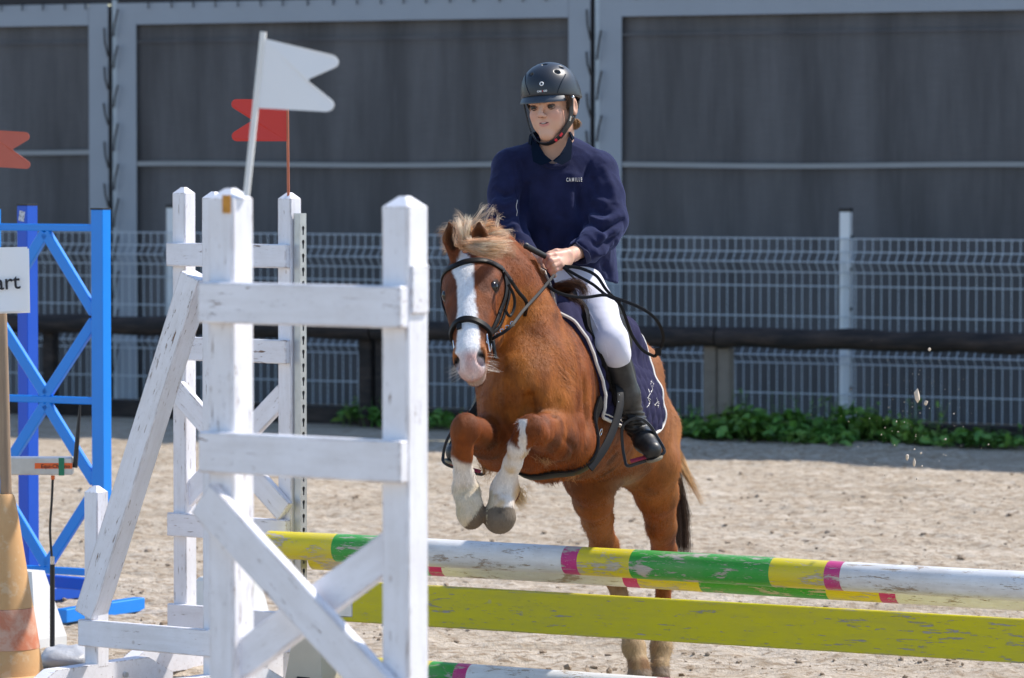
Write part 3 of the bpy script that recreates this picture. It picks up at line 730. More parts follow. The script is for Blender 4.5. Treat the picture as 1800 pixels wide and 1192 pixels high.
# flying sand
r = np.random.default_rng(4)
for (px, py, s) in ((1613, 698, 8.5), (1595, 803, 4.5), (1607, 814, 5), (1628, 708, 3.5), (1612, 842, 3.2), (1634, 614, 3.2)):
    dd = 13.2; V, F = lump_batch(np.array([[0, 0, 0.]]), np.array([R(s, dd)]), int(px), 1.3)
    me = mesh_from('sand_clod', V, F, simple('pale_flying_sand', (.66, .55, .43), .95, .3, 50, .5) if 'fly' not in M else M['fly'], False); M.setdefault('fly', me.materials[0])
    o = link('sand_clod', me); o.location = tuple(W(px, py, dd))
    side = {(1613): 'largest pale clod of sand flying through the air to the right of the pony', 1628: 'small clod just right of the largest flying one', 1595: 'rounded sand clod in the air above the sand, left one of a close pair', 1607: 'long sand clod in the air, right one of a close pair', 1612: 'lowest flying sand clod, just above the far sand', 1634: 'highest flying sand clod, in front of the log rail'}[px]
    setp(o, side, 'clod', 'sand clods in mid-air')
n = 170; pxs = 1610+r.normal(size=n)*62; pys = 735+r.normal(size=n)*75; pts_ = np.array([W(a, b, 13.2+r.normal()*.25) for a, b in zip(pxs, pys)])
V, F = lump_batch(pts_, .0006+.0028*r.random(n)**4, 9, 1.)
setp(link('flying_grains', mesh_from('flying_grains', V, F, M['fly'])), 'fine grains of sand thrown up behind the pony', 'sand', kind='stuff')
# ================================================================== signed distance modelling
class Field:
    def __init__(s, lo, hi, h):
        s.lo = np.array(lo, float); s.h = h; s.n = np.ceil((np.array(hi)-s.lo)/h).astype(int)+1
        s.a = np.full(tuple(s.n), 1.0, np.float32); s.k = .01
    def _sub(s, lo, hi, mar):
        i0 = np.clip(np.floor((lo-mar-s.lo)/s.h).astype(int), 0, s.n-1); i1 = np.clip(np.ceil((hi+mar-s.lo)/s.h).astype(int)+1, 1, s.n)
        if np.any(i1-i0 < 2): return None
        ax = [(s.lo[k]+s.h*np.arange(i0[k], i1[k])).astype(np.float32) for k in range(3)]
        sl = tuple(slice(i0[k], i1[k]) for k in range(3))
        return sl, ax[0][:, None, None], ax[1][None, :, None], ax[2][None, None, :]
    def _comb(s, sl, d, k, op):
        o = s.a[sl]
        if op == 'add':
            h = np.maximum(k-np.abs(o-d), 0)/k; s.a[sl] = np.minimum(o, d)-h*h*k*.25
        else:
            d = -d; h = np.maximum(k-np.abs(o-d), 0)/k; s.a[sl] = np.maximum(o, d)+h*h*k*.25
    def cone(s, a, b, ra, rb, k=None, op='add', sq=None):
        """capsule with running radius; sq = (axis, factor) squashes it along axis"""
        k = k or s.k; a = np.array(a, float); b = np.array(b, float); rm = max(ra, rb)*(max(1, sq[1]) if sq else 1)
        r = s._sub(np.minimum(a, b)-rm, np.maximum(a, b)+rm, k+2*s.h)
        if r is None: return
        sl, X, Y, Z = r; A = a.copy(); B = b.copy()
        if sq:
            w_ = np.array(sq[0], float); w_ /= np.linalg.norm(w_); c = 1/sq[1]-1
            dt = ((X-a[0])*w_[0]+(Y-a[1])*w_[1]+(Z-a[2])*w_[2])*c
            PX, PY, PZ = X-a[0]+dt*w_[0], Y-a[1]+dt*w_[1], Z-a[2]+dt*w_[2]; bb = b-a; bb = bb+w_*np.dot(bb, w_)*c
        else: PX, PY, PZ = X-a[0], Y-a[1], Z-a[2]; bb = b-a
        L2 = max(np.dot(bb, bb), 1e-12); t = np.clip((PX*bb[0]+PY*bb[1]+PZ*bb[2])/L2, 0, 1)
        d = np.sqrt((PX-t*bb[0])**2+(PY-t*bb[1])**2+(PZ-t*bb[2])**2)-(ra+(rb-ra)*t)
        if sq: d = d*min(1, sq[1])
        s._comb(sl, d.astype(np.float32), k, op)
    def ell(s, c, r, ax=None, k=None, op='add'):
        """ellipsoid; ax rows = its axes"""
        k = k or s.k; c = np.array(c, float); r = np.array(r, float); rm = r.max()
        q = s._sub(c-rm, c+rm, k+2*s.h)
        if q is None: return
        sl, X, Y, Z = q; ax = np.eye(3) if ax is None else np.array(ax, float)
        U = [((X-c[0])*ax[i][0]+(Y-c[1])*ax[i][1]+(Z-c[2])*ax[i][2]) for i in range(3)]
        k0 = np.sqrt((U[0]/r[0])**2+(U[1]/r[1])**2+(U[2]/r[2])**2); k1 = np.sqrt((U[0]/r[0]**2)**2+(U[1]/r[1]**2)**2+(U[2]/r[2]**2)**2)
        d = np.where(k1 > 1e-9, k0*(k0-1)/np.maximum(k1, 1e-9), -r.min())
        s._comb(sl, d.astype(np.float32), k, op)
    def chain(s, P, rr, k=None, sq=None):
        for i in range(len(P)-1): s.cone(P[i], P[i+1], rr[i], rr[i+1], k, sq=(None if sq is None else sq))
    def cut(s, p, n, rad, k=.004):
        """remove the half space in front of p (along n) within rad of p"""
        p = np.array(p, float); n = np.array(n, float); n /= np.linalg.norm(n)
        q = s._sub(p-rad, p+rad, 0)
        if q is None: return
        sl, X, Y, Z = q; pl = (X-p[0])*n[0]+(Y-p[1])*n[1]+(Z-p[2])*n[2]
        inside = np.sqrt((X-p[0])**2+(Y-p[1])**2+(Z-p[2])**2)-rad
        d = np.maximum(-pl, inside).astype(np.float32)
        s._comb(sl, d, k, 'sub')
    def mesh(s, iso=0.0):
        a = s.a-iso; neg = a < 0
        n = np.array(a.shape); c = np.zeros(tuple(n-1), np.int8)
        for dx in (0, 1):
            for dy in (0, 1):
                for dz in (0, 1): c += neg[dx:n[0]-1+dx, dy:n[1]-1+dy, dz:n[2]-1+dz]
        I = np.argwhere((c > 0) & (c < 8)); idx = np.full(tuple(n-1), -1, np.int32); idx[I[:, 0], I[:, 1], I[:, 2]] = np.arange(len(I))
        acc = np.zeros((len(I), 3)); cnt = np.zeros(len(I))
        cor = [(x, y, z) for x in (0, 1) for y in (0, 1) for z in (0, 1)]
        val = {q: a[I[:, 0]+q[0], I[:, 1]+q[1], I[:, 2]+q[2]] for q in cor}
        for q in cor:
            for ax in range(3):
                if q[ax] == 0:
                    r = list(q); r[ax] = 1; r = tuple(r); va, vb = val[q], val[r]; m = (va < 0) != (vb < 0)
                    t = np.where(m, va/np.where(va == vb, 1, va-vb), 0)
                    for j in range(3): acc[:, j] += np.where(m, q[j]+(t if j == ax else 0), 0)
                    cnt += m
        V = s.lo+s.h*(I+acc/cnt[:, None]); F = []
        for ax in range(3):
            b, c2 = (ax+1) % 3, (ax+2) % 3
            s0 = [slice(None)]*3; s1 = [slice(None)]*3; s0[ax] = slice(0, -1); s1[ax] = slice(1, None)
            A = neg[tuple(s0)]; B = neg[tuple(s1)]; E = np.argwhere(A != B)
            ok = (E[:, b] > 0) & (E[:, c2] > 0) & (E[:, b] < n[b]-1) & (E[:, c2] < n[c2]-1); E = E[ok]
            fl = A[E[:, 0], E[:, 1], E[:, 2]]
            def at(db, dc):
                q = E.copy(); q[:, b] += db; q[:, c2] += dc; return idx[q[:, 0], q[:, 1], q[:, 2]]
            q = np.stack([at(-1, -1), at(0, -1), at(0, 0), at(-1, 0)], 1)
            q[~fl] = q[~fl][:, ::-1]; F.append(q)
        F = np.concatenate(F); F = F[(F >= 0).all(1)]
        return V, F
    def val(s, P):
        Q = (P-s.lo)/s.h; I = np.clip(np.floor(Q).astype(int), 0, s.n-2); f = np.clip(Q-I, 0, 1); r = 0
        for dx in (0, 1):
            for dy in (0, 1):
                for dz in (0, 1):
                    wgt = (f[:, 0] if dx else 1-f[:, 0])*(f[:, 1] if dy else 1-f[:, 1])*(f[:, 2] if dz else 1-f[:, 2])
                    r = r+wgt*s.a[I[:, 0]+dx, I[:, 1]+dy, I[:, 2]+dz]
        return r
    def grad(s, P):
        e = s.h; g = np.stack([s.val(P+np.array(d)*e)-s.val(P-np.array(d)*e) for d in ((1, 0, 0), (0, 1, 0), (0, 0, 1))], 1)
        return g/np.maximum(np.linalg.norm(g, axis=1, keepdims=True), 1e-9)
def smooth_mesh(V, F, it=2, lam=.5):
    E = np.concatenate([F[:, [0, 1]], F[:, [1, 2]], F[:, [2, 3]], F[:, [3, 0]]])
    n = len(V); deg = np.bincount(E[:, 0], minlength=n)+np.bincount(E[:, 1], minlength=n); deg = np.maximum(deg, 1)
    for k in range(it):
        for la in (lam, -lam*.95):
            S_ = np.stack([np.bincount(E[:, 0], weights=V[E[:, 1], j], minlength=n)+np.bincount(E[:, 1], weights=V[E[:, 0], j], minlength=n) for j in range(3)], 1)
            V = V+la*(S_/deg[:, None]-V)
    return V
def colour_attr(me, col, name='Col'):
    at = me.color_attributes.new(name, 'FLOAT_COLOR', 'POINT'); c4 = np.ones((len(col), 4), np.float32); c4[:, :3] = col
    at.data.foreach_set('color', c4.ravel())
def bvh_of(V, F): return BVHTree.FromPolygons([tuple(v) for v in V], [tuple(int(i) for i in f) for f in F])
def ribbon(P, N, width, thick, off=0.0, taper=None):
    """strap of rectangular section along P, its flat side facing N"""
    P = [Vector(tuple(p)) for p in P]; N = [Vector(tuple(n)).normalized() for n in N]; V = []; F = []
    m = len(P)
    for i in range(m):
        t = (P[min(i+1, m-1)]-P[max(i-1, 0)]).normalized(); s_ = t.cross(N[i]).normalized(); nn = s_.cross(t).normalized()
        if nn.dot(N[i]) < 0: nn = -nn
        wd = width/2*(taper(i/(m-1)) if taper else 1); c = P[i]+nn*off; e = .22
        for a, b in ((-1, 0), (-1, 1-e), (-1+e, 1), (1-e, 1), (1, 1-e), (1, 0)): V.append(c+s_*(a*wd)+nn*(b*thick))
    for i in range(m-1):
        for k in range(6): F.append((i*6+k, i*6+(k+1) % 6, (i+1)*6+(k+1) % 6, (i+1)*6+k))
    F.append(tuple(range(5, -1, -1))); F.append(tuple(range((m-1)*6, m*6)))
    return V, F
def snap(bvh, P, off=0.0):
    out = []; nn = []
    for p in P:
        c, n, i, d = bvh.find_nearest(Vector(tuple(p))); out.append(c+n*off); nn.append(n)
    for it in range(2):
        nn = [(nn[max(i-1, 0)]+nn[i]*2+nn[min(i+1, len(nn)-1)]).normalized() for i in range(len(nn))]
        out = [out[i] if i in (0, len(out)-1) else (out[i-1]+out[i]*2+out[i+1])/4 for i in range(len(out))]
    return out, nn
CAMV = Vector((0, 0, CAM_H))
def hit(bvh, px, py, dguess=12.5):
    """the surface point that lies under a photo position; else nearest to a guess"""
    d = Vector(tuple(W(px, py, 10)))-CAMV; d.normalize()
    c, n, i, dist = bvh.ray_cast(CAMV, d)
    if c is None: c, n, i, dist = bvh.find_nearest(Vector(tuple(W(px, py, dguess))))
    return c
def strap(bvh, pts_, width, thick, off=.001, name='strap', mat=None, parent=None, dguess=12.5, res=6, is3d=False, **kw):
    P = [(Vector(tuple(p)) if (is3d or len(p) == 3) else hit(bvh, p[0], p[1], dguess)) for p in pts_]
    Q = catmull(P, res); o, n = snap(bvh, Q, off); V, F = ribbon(o, n, width, thick); mb = MB(); mb.add(V, F)
    return part(name, mb, mat or M['leather'], parent, world=True, smooth=True, **kw)
def strands(roots, paths, r0, r1, sides=3):
    """roots unused; paths (n,m,3); thin tubes tapering r0 -> r1"""
    n, m, _ = paths.shape; T = np.gradient(paths, axis=1); T /= np.maximum(np.linalg.norm(T, axis=2, keepdims=True), 1e-9)
    up = np.where(np.abs(T[..., 2:3]) > .9, np.array([1., 0, 0]), np.array([0, 0, 1.])); A = np.cross(T, up); A /= np.linalg.norm(A, axis=2, keepdims=True); B = np.cross(A, T)
    rad = np.asarray(r0).reshape(-1, 1)*(1-np.linspace(0, 1, m)[None])+np.asarray(r1).reshape(-1, 1)*np.linspace(0, 1, m)[None] if np.ndim(r0) else (r0+(r1-r0)*np.linspace(0, 1, m))[None].repeat(n, 0)
    ring = [paths+(A*math.cos(2*math.pi*k/sides)+B*math.sin(2*math.pi*k/sides))*rad[..., None] for k in range(sides)]
    V = np.stack(ring, 2).reshape(-1, 3); F = []
    base = (np.arange(n)*m*sides)[:, None]+(np.arange(m-1)*sides)[None]
    for k in range(sides): F.append(np.stack([base+k, base+(k+1) % sides, base+sides+(k+1) % sides, base+sides+k], 2).reshape(-1, 4))
    return V, np.concatenate(F)
# ================================================================== PONY
def P3(px, py, d): return W(px, py, d)
def nrm(v): v = np.array(v, float); return v/np.linalg.norm(v)
HS = .0062
f = Field((-.30, 11.75, -.02), (.72, 14.65, 1.68), HS); f.k = .04
bdir = nrm((-.355, -1.20, .30)); bside = nrm(np.cross(bdir, (0, 0, 1))); bup = nrm(np.cross(bside, bdir))
if bside[0] < 0: bside = -bside
if bup[2] < 0: bup = -bup
# trunk, rear to front : centre, lateral radius, vertical radius
trunk = [((1088, 742, 13.85), .150, .165), ((1078, 744, 13.65), .185, .200), ((1050, 730, 13.40), .195, .205), ((1012, 716, 13.15), .182, .222), ((982, 702, 12.92), .160, .235), ((958, 690, 12.72), .145, .230), ((942, 680, 12.58), .138, .200), ((930, 690, 12.50), .122, .170)]
tk = catmull([np.concatenate([P3(*a), [l_, v_]]) for a, l_, v_ in trunk], 4)
for a, b in zip(tk[:-1], tk[1:]): f.cone(a[:3], b[:3], a[4], b[4], .004, sq=(bside, (a[3]+b[3])/(a[4]+b[4])))
# spine line, withers, croup
f.chain([P3(984, 556, 12.80), P3(1030, 575, 13.0), P3(1075, 605, 13.3), P3(1108, 655, 13.65), P3(1122, 700, 13.9)], [.046, .06, .07, .09, .08], .05)
# neck
f.chain([P3(862, 455, 12.52), P3(880, 495, 12.54), P3(902, 560, 12.58), P3(918, 640, 12.56)], [R(42, 12.5), R(52, 12.5), R(72, 12.5), R(80, 12.5)], .05)
f.chain([P3(880, 432, 12.60), P3(912, 470, 12.68), P3(935, 513, 12.75), P3(958, 562, 12.85), P3(978, 596, 12.97)], [R(26, 12.6), R(27, 12.6), R(29, 12.6), R(33, 12.7), R(38, 12.8)], .04)
# shoulders and breast
f.cone(P3(955, 605, 12.64), P3(970, 735, 12.60), R(38, 12.6), R(38, 12.6), .035)
f.cone(P3(885, 640, 12.55), P3(885, 735, 12.52), R(42, 12.5), R(44, 12.5), .05)
f.ell(P3(898, 712, 12.44), (R(50, 12.4), .07, R(52, 12.4)), k=.03); f.ell(P3(960, 712, 12.46), (R(48, 12.4), .07, R(50, 12.4)), k=.03)
f.cone(P3(929, 700, 12.345), P3(929, 760, 12.35), .010, .012, .03, 'sub')
f.cone(P3(925, 780, 12.58), P3(960, 800, 12.75), R(42, 12.6), R(44, 12.7), .05)
# fore leg on the picture's right
k0 = .02
f.chain([P3(992, 730, 12.62), P3(1000, 785, 12.66)], [R(40, 12.6), R(42, 12.6)], .03)
f.chain([P3(1000, 778, 12.66), P3(972, 768, 12.46), P3(942, 757, 12.26)], [R(48, 12.6), R(40, 12.4), R(27, 12.2)], .03)
f.cone(P3(1010, 742, 12.56), P3(955, 742, 12.28), R(15, 12.5), R(14, 12.3), .02)
f.ell(P3(934, 753, 12.20), (R(25, 12.2), .042, R(27, 12.2)), k=k0); f.ell(P3(950, 765, 12.22), (R(16, 12.2), .03, R(18, 12.2)), k=.015)
f.chain([P3(925, 760, 12.20), P3(912, 785, 12.215), P3(901, 815, 12.25), P3(890, 845, 12.28), P3(885, 862, 12.29)], [R(21, 12.2), R(17, 12.2), R(15, 12.2), R(17, 12.2), R(21, 12.2)], k0)
f.ell(P3(890, 858, 12.30), (R(22, 12.2), .040, R(22, 12.2)), k=k0); f.ell(P3(900, 866, 12.34), (R(14, 12.2), .03, R(18, 12.2)), k=k0)
f.chain([P3(885, 862, 12.29), P3(880, 888, 12.27)], [R(21, 12.2), R(23, 12.2)], k0)
# fore leg on the picture's left
f.chain([P3(882, 745, 12.60), P3(872, 790, 12.62)], [R(36, 12.6), R(34, 12.6)], .03)
f.chain([P3(880, 785, 12.62), P3(856, 770, 12.42), P3(826, 757, 12.22)], [R(42, 12.6), R(34, 12.4), R(26, 12.2)], .03)
f.ell(P3(819, 752, 12.17), (R(26, 12.2), .042, R(27, 12.2)), k=k0)
f.chain([P3(814, 765, 12.17), P3(812, 800, 12.20), P3(815, 835, 12.24), P3(818, 862, 12.27)], [R(21, 12.2), R(17, 12.2), R(16, 12.2), R(20, 12.2)], k0)
f.ell(P3(819, 860, 12.28), (R(22, 12.2), .040, R(22, 12.2)), k=k0); f.chain([P3(820, 862, 12.27), P3(825, 890, 12.26)], [R(20, 12.2), R(22.5, 12.2)], k0)
# hind legs
f.chain([P3(1052, 770, 13.60), P3(1040, 835, 13.45), P3(1043, 880, 13.55), P3(1050, 912, 13.75), P3(1062, 960, 13.98), P3(1078, 1008, 14.10)], [.125, .085, R(33, 13.5), R(26, 13.7), R(23, 14), R(20, 14.1)], .03)
f.chain([P3(1078, 1008, 14.10), P3(1089, 1045, 14.11), P3(1101, 1090, 14.10), P3(1113, 1134, 14.08)], [R(21, 14), R(13, 14), R(12, 14), R(17, 14)], k0)
f.ell(P3(1114, 1138, 14.08), (R(21, 14), .038, R(21, 14)), k=k0); f.chain([P3(1116, 1142, 14.07), P3(1122, 1168, 14.04)], [R(18, 14), R(18, 14)], k0)
f.chain([P3(1130, 760, 13.80), P3(1140, 815, 13.70), P3(1154, 868, 13.80), P3(1163, 925, 13.98), P3(1167, 968, 14.12), P3(1167, 1010, 14.20)], [.125, .095, R(36, 13.8), R(24, 14), R(20, 14), R(20, 14.1)], .03)
f.chain([P3(1167, 1010, 14.20), P3(1165, 1050, 14.20), P3(1163, 1092, 14.18), P3(1162, 1134, 14.16)], [R(20, 14), R(12, 14), R(12, 14), R(16, 14)], k0)
f.ell(P3(1162, 1138, 14.16), (R(18, 14), .038, R(21, 14)), k=k0); f.chain([P3(1162, 1142, 14.15), P3(1160, 1168, 14.12)], [R(17, 14), R(17, 14)], k0)
f.chain([P3(1128, 690, 14.0), P3(1140, 740, 14.1), P3(1150, 800, 14.15)], [.045, .04, .03], .04)   # dock of the tail
# hooves
def hoof(top, ax, r0, r1, L, fwd):
    top = np.array(top); ax = nrm(ax); 
    if fwd: f.chain([top, top+ax*L*.45, top+ax*(L-r1*.80)], [r0, r1, r1*.80], .008)
    else: f.cone(top, top+ax*(L+.02), r0, r1, .008); f.cut(top+ax*L, ax, .075, .006)
hoof(P3(881, 888, 12.26), nrm((-.12, .10, -.9)), R(22, 12.2), R(29, 12.2), .080, 1)
hoof(P3(825, 882, 12.25), nrm((.10, .12, -.9)), R(22.5, 12.2), R(25, 12.2), .080, 1)
hoof(P3(1123, 1172, 14.03), (0, -.35, -1), R(19, 14), R(25, 14), .042, None); hoof(P3(1159, 1172, 14.11), (0, -.35, -1), R(17, 14), R(22, 14), .042, None)
# head frame
HO = W(818, 439, 12.42); HL = nrm((.012, -.67, -.735)); _s = np.array((.955, -.285, .09)); HSd = nrm(_s-HL*np.dot(_s, HL)); HN = nrm(np.cross(HL, HSd))
if HN[1] > 0: HN = -HN
HSC = .875
def H(u, n, s_): return HO+(HL*u+HN*n+HSd*s_)*HSC
HA = np.array([HL, HN, HSd])
f.ell(H(.075, -.085, 0), (.105, .082, .082), HA, .03)
for sg in (-1, 1):
    f.ell(H(.128, -.052, sg*.052), (.045, .030, .026), HA, .022)
    f.ell(H(.195, -.135, sg*.042), (.092, .078, .036), HA, .03)
    f.cone(H(.20, -.045, sg*.060), H(.32, -.058, sg*.042), .016, .010, .03)
    f.cone(H(.24, -.175, sg*.028), H(.41, -.105, sg*.014), .030, .024, .03)
f.cone(H(.10, -.070, 0), H(.40, -.053, 0), .062, .040, .03, sq=(HSd, .95))
f.cone(H(.12, -.045, 0), H(.40, -.036, 0), .042, .026, .03)
f.ell(H(.420, -.058, 0), (.058, .050, .046), HA, .02)
f.ell(H(.462, -.066, 0), (.030, .036, .033), HA, .015); f.ell(H(.448, -.108, 0), (.034, .026, .030), HA, .010)
for sg in (-1, 1):
    f.ell(H(.425, -.036, sg*.036), (.036, .020, .017), HA, .012)
    f.ell(H(.442, -.026, sg*.044), (.026, .015, .012), HA, .005, 'sub'); f.ell(H(.446, -.036, sg*.036), (.018, .022, .010), HA, .005, 'sub')
    f.ell(H(.137, -.050, sg*.080), (.023, .018, .013), HA, .006, 'sub')
    f.ell(H(.118, -.046, sg*.074), (.030, .009, .010), HA, .010)
f.cone(H(.43, -.092, -.05), H(.43, -.092, .05), .004, .004, .006, 'sub')
f.cone(H(.10, -.13, 0), P3(880, 500, 12.56), .085, R(54, 12.5), .05)
# ears
EARS = []
def ear(bp, tip, wd, face):
    bp = np.array(bp); tip = np.array(tip); ax = nrm(tip-bp); fc = nrm(np.array(face)-ax*np.dot(face, ax)); L = np.linalg.norm(tip-bp)
    f.cone(bp-ax*.02, bp+ax*L*.45, wd*.75, wd, .008, sq=(fc, .65)); f.cone(bp+ax*L*.45, tip-ax*.006, wd, .009, .006, sq=(fc, .6))
    f.cone(bp+ax*L*.10+fc*wd*.60, bp+ax*L*.45+fc*wd*.72, wd*.50, wd*.80, .003, 'sub'); f.cone(bp+ax*L*.45+fc*wd*.72, tip+fc*.012-ax*.012, wd*.80, .006, .003, 'sub'); EARS.append((bp, tip, ax, fc, wd, L))
ear(P3(799, 440, 12.41), P3(789, 391, 12.40), .0275, (.12, -1, .1))
ear(P3(846, 432, 12.42), P3(841, 390, 12.41), .0245, (-.25, -1, .1))
PV, PF = f.mesh(); PV = smooth_mesh(PV, PF, 4)
g_ = f.grad(PV)
def body_uvs(P):
    Q = (P-HO)/HSC; return Q@HL, Q@HN, Q@HSd
hu, hn, hs = body_uvs(PV)
def crease(V, G, pts_, amp, wd):
    P_ = np.array(catmull([W(*p) for p in pts_], 8)); lo = P_.min(0)-wd*3; hi = P_.max(0)+wd*3; m = np.where(((V > lo) & (V < hi)).all(1))[0]
    if len(m) == 0: return V
    d2 = np.full(len(m), 9.)
    for a, b in zip(P_[:-1], P_[1:]):
        ab = b-a; t_ = np.clip((V[m]-a)@ab/max(ab@ab, 1e-12), 0, 1); d2 = np.minimum(d2, ((V[m]-a-t_[:, None]*ab)**2).sum(1))
    V = V.copy(); V[m] += G[m]*(amp*np.exp(-d2/wd**2))[:, None]; return V
def on_body(bv, pts_): return [tuple(p) for p in pts_]
_pb = bvh_of(PV, PF)
def px_crease(V, G, bv, pts_, amp, wd):
    P_ = []
    for px, py in pts_:
        c_, n_, i_, q_ = bv.ray_cast(Vector((0, 0, CAM_H)), (Vector(tuple(W(px, py, 10)))-Vector((0, 0, CAM_H))).normalized())
        if c_ is not None: P_.append(np.array(c_))
    if len(P_) < 2: return V
    P_ = np.array(catmull(P_, 6)); lo = P_.min(0)-wd*3; hi = P_.max(0)+wd*3; m = np.where(((V > lo) & (V < hi)).all(1))[0]; d2 = np.full(len(m), 9.); sv = np.zeros(len(m)); nseg = len(P_)-1
    for k, (a, b) in enumerate(zip(P_[:-1], P_[1:])):
        ab = b-a; t_ = np.clip((V[m]-a)@ab/max(ab@ab, 1e-12), 0, 1); dd = ((V[m]-a-t_[:, None]*ab)**2).sum(1); cl_ = dd < d2; d2 = np.where(cl_, dd, d2); sv = np.where(cl_, (k+t_)/nseg, sv)
    fade = np.clip(np.sin(math.pi*np.clip(sv, 0, 1)), 0, 1)**.7
    V = V.copy(); V[m] += G[m]*(amp*np.exp(-d2/wd**2)*fade)[:, None]; return V
for pts_, amp, wd in (([(1018, 600), (1026, 650), (1030, 700), (1034, 740), (1030, 780)], -.016, .020), ([(929, 690), (930, 715), (931, 745)], -.008, .020),
                      ([(950, 560), (985, 620), (1000, 680)], .005, .03), ([(868, 690), (876, 725), (884, 745)], -.005, .014), ([(985, 700), (975, 730), (955, 735)], -.009, .010), 
                      ([(895, 620), (890, 680), (892, 720)], .006, .02), ([(965, 620), (962, 680), (960, 715)], .006, .02), ([(985, 765), (1010, 790), (1005, 812)], -.006, .010),
                      ([(955, 770), (985, 800)], -.007, .008), ([(790, 768), (814, 782), (848, 770)], -.006, .010), ([(905, 772), (932, 788), (960, 778)], -.006, .010), ([(806, 730), (812, 752), (806, 775)], .005, .010), ([(922, 738), (926, 756), (918, 775)], .005, .010), ([(902, 800), (892, 830), (886, 850)], .003, .007), ([(800, 800), (803, 830), (808, 850)], -.003, .006), ([(1040, 700), (1060, 780), (1075, 830)], -.005, .03), ([(905, 520), (930, 590), (948, 650)], -.004, .03)):
    PV = px_crease(PV, g_, _pb, pts_, amp, wd)
PV = PV+g_*(.0042*fbm(PV*np.array([1, 1, .6]), 15, 4, 5)*(hu < -.02).astype(float))[:, None]
pbvh = bvh_of(PV, PF)
def pony_colour(P, seed=0):
    u, n_, s_ = body_uvs(P); N = len(P)
    # image-free landmarks: distances to leg joints
    base = np.array([.205, .049, .006]); dark = np.array([.038, .007, .002]); lightc = np.array([.40, .130, .016])
    nz = fbm(P, 5, 4, 2); nz2 = fbm(P*np.array([1, 1, .35]), 40, 3, 4)
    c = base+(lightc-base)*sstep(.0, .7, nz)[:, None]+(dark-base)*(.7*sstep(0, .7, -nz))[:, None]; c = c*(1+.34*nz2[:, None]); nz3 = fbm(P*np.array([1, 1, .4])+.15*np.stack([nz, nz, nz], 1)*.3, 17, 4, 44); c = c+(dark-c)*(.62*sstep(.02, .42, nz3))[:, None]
    rearb = sstep(13.1, 13.7, P[:, 1])*sstep(.55, .85, P[:, 2]); c = c+(np.array([.34, .155, .06])-c)*(.45*rearb)[:, None]
    def blend(c, col, m): return c+(np.array(col)-c)*np.clip(m, 0, 1)[:, None]
    # belly side and groin pale
    head = (u > -.03) & (n_ > -.24) & (np.abs(s_) < .12) & (P[:, 1] < 12.62) & (u < .52)
    hd = head.astype(float)
    c = blend(c, (.155, .045, .018), hd*sstep(.20, .05, u)*sstep(-.10, -.02, n_)*.75*(np.abs(s_) > .018))
    hd = hd*sstep(-.17, -.15, n_+.25*np.clip(.30-u, -.2, 1)); c = blend(c, (.36, .13, .04), hd*sstep(.33, .43, u)*(n_ > -.14))
    wob = .008*vnoise(P, 30, 6)+.0025*vnoise(P, 150, 7)
    wdt = np.interp(u, [.015, .045, .085, .12, .20, .26, .34, .40, .45, .48], [.003, .022, .038, .028, .027, .032, .036, .039, .046, .05])
    s0 = np.interp(u, [.02, .08, .2, .3, .45], [-.004, -.006, .002, .004, .0])
    bl = sstep(.004, -.004, np.abs(s_-s0)-wdt-wob)*(u > .012)*sstep(-.085, -.060, n_)*(n_ > -.13)
    c = blend(c, (.80, .79, .80), hd*bl)
    pink = sstep(.415, .450, u)*sstep(.055, .03, np.abs(s_))
    c = blend(c, (.62, .36, .31), hd*pink*(.75+.3*vnoise(P, 50, 3)))
    lips = hd*sstep(.40, .43, u)*sstep(-.075, -.09, n_)*(n_ > -.14); c = blend(c, (.50, .36, .29), lips)
    for sg in (-1, 1):
        d_ = np.sqrt(((u-.444)/.027)**2+((n_+.032)/.019)**2+((s_-sg*.041)/.015)**2); c = blend(c, (.006, .004, .004), hd*sstep(1.12, .85, d_))
        d_ = np.sqrt(((u-.137)/.026)**2+((n_+.050)/.017)**2+((s_-sg*.088)/.02)**2); c = blend(c, (.03, .015, .010), hd*sstep(1.25, .85, d_))
    # ear insides
    e = ((u < .0) & (np.abs(s_) < .14) & (u > -.13) & (P[:, 1] < 12.6) & (P[:, 2] > 1.41)).astype(float); c = blend(c, (.21, .085, .03), e*.8)
    for (bp, tip, ax, fc, wd, L) in EARS:
        q = P-bp; t_ = q@ax/L; lat = np.linalg.norm(q-np.outer(q@ax, ax)-np.outer(q@fc, fc), axis=1); wloc = wd*np.interp(t_, [0, .45, 1], [.7, .95, .35])
        m = ((t_ > .05) & (t_ < 1.0) & (q@fc > -.008) & (np.abs(q@fc) < .04)).astype(float)*sstep(wloc*.95, wloc*.60, lat); c = blend(c, (.10, .034, .010), m); c = blend(c, (.025, .010, .005), m*sstep(wloc*.55, wloc*.1, lat)*sstep(.8, .3, t_))
    # legs : socks
    def near(P, a, b, rad):
        a = np.array(a); b = np.array(b); ab = b-a; t_ = np.clip((P-a)@ab/np.dot(ab, ab), 0, 1); return (np.linalg.norm(P-a-t_[:, None]*ab, axis=1) < rad).astype(float), t_
    whitec = (.72, .66, .60); cream = (.58, .42, .24)
    z = P[:, 2]; wz = .012*vnoise(P, 30, 9)
    fr = (P[:, 1] < 12.40).astype(float)*(P[:, 0] < .09)
    mr, tr = near(P, P3(925, 752, 12.2), P3(880, 890, 12.27), R(34, 12.2)); m = mr*sstep(.18, .26, tr+wz*3)
    c = blend(c, whitec, m*fr); pt = P-P3(922, 735, 12.15); c = blend(c, whitec, fr*(np.abs(P[:, 0]-W(919, 740, 12.15)[0]) < R(7, 12.1)+wz*.4)*(z < W(0, 738, 12.15)[2])*(z > W(0, 800, 12.2)[2])*(P[:, 1] < 12.2))
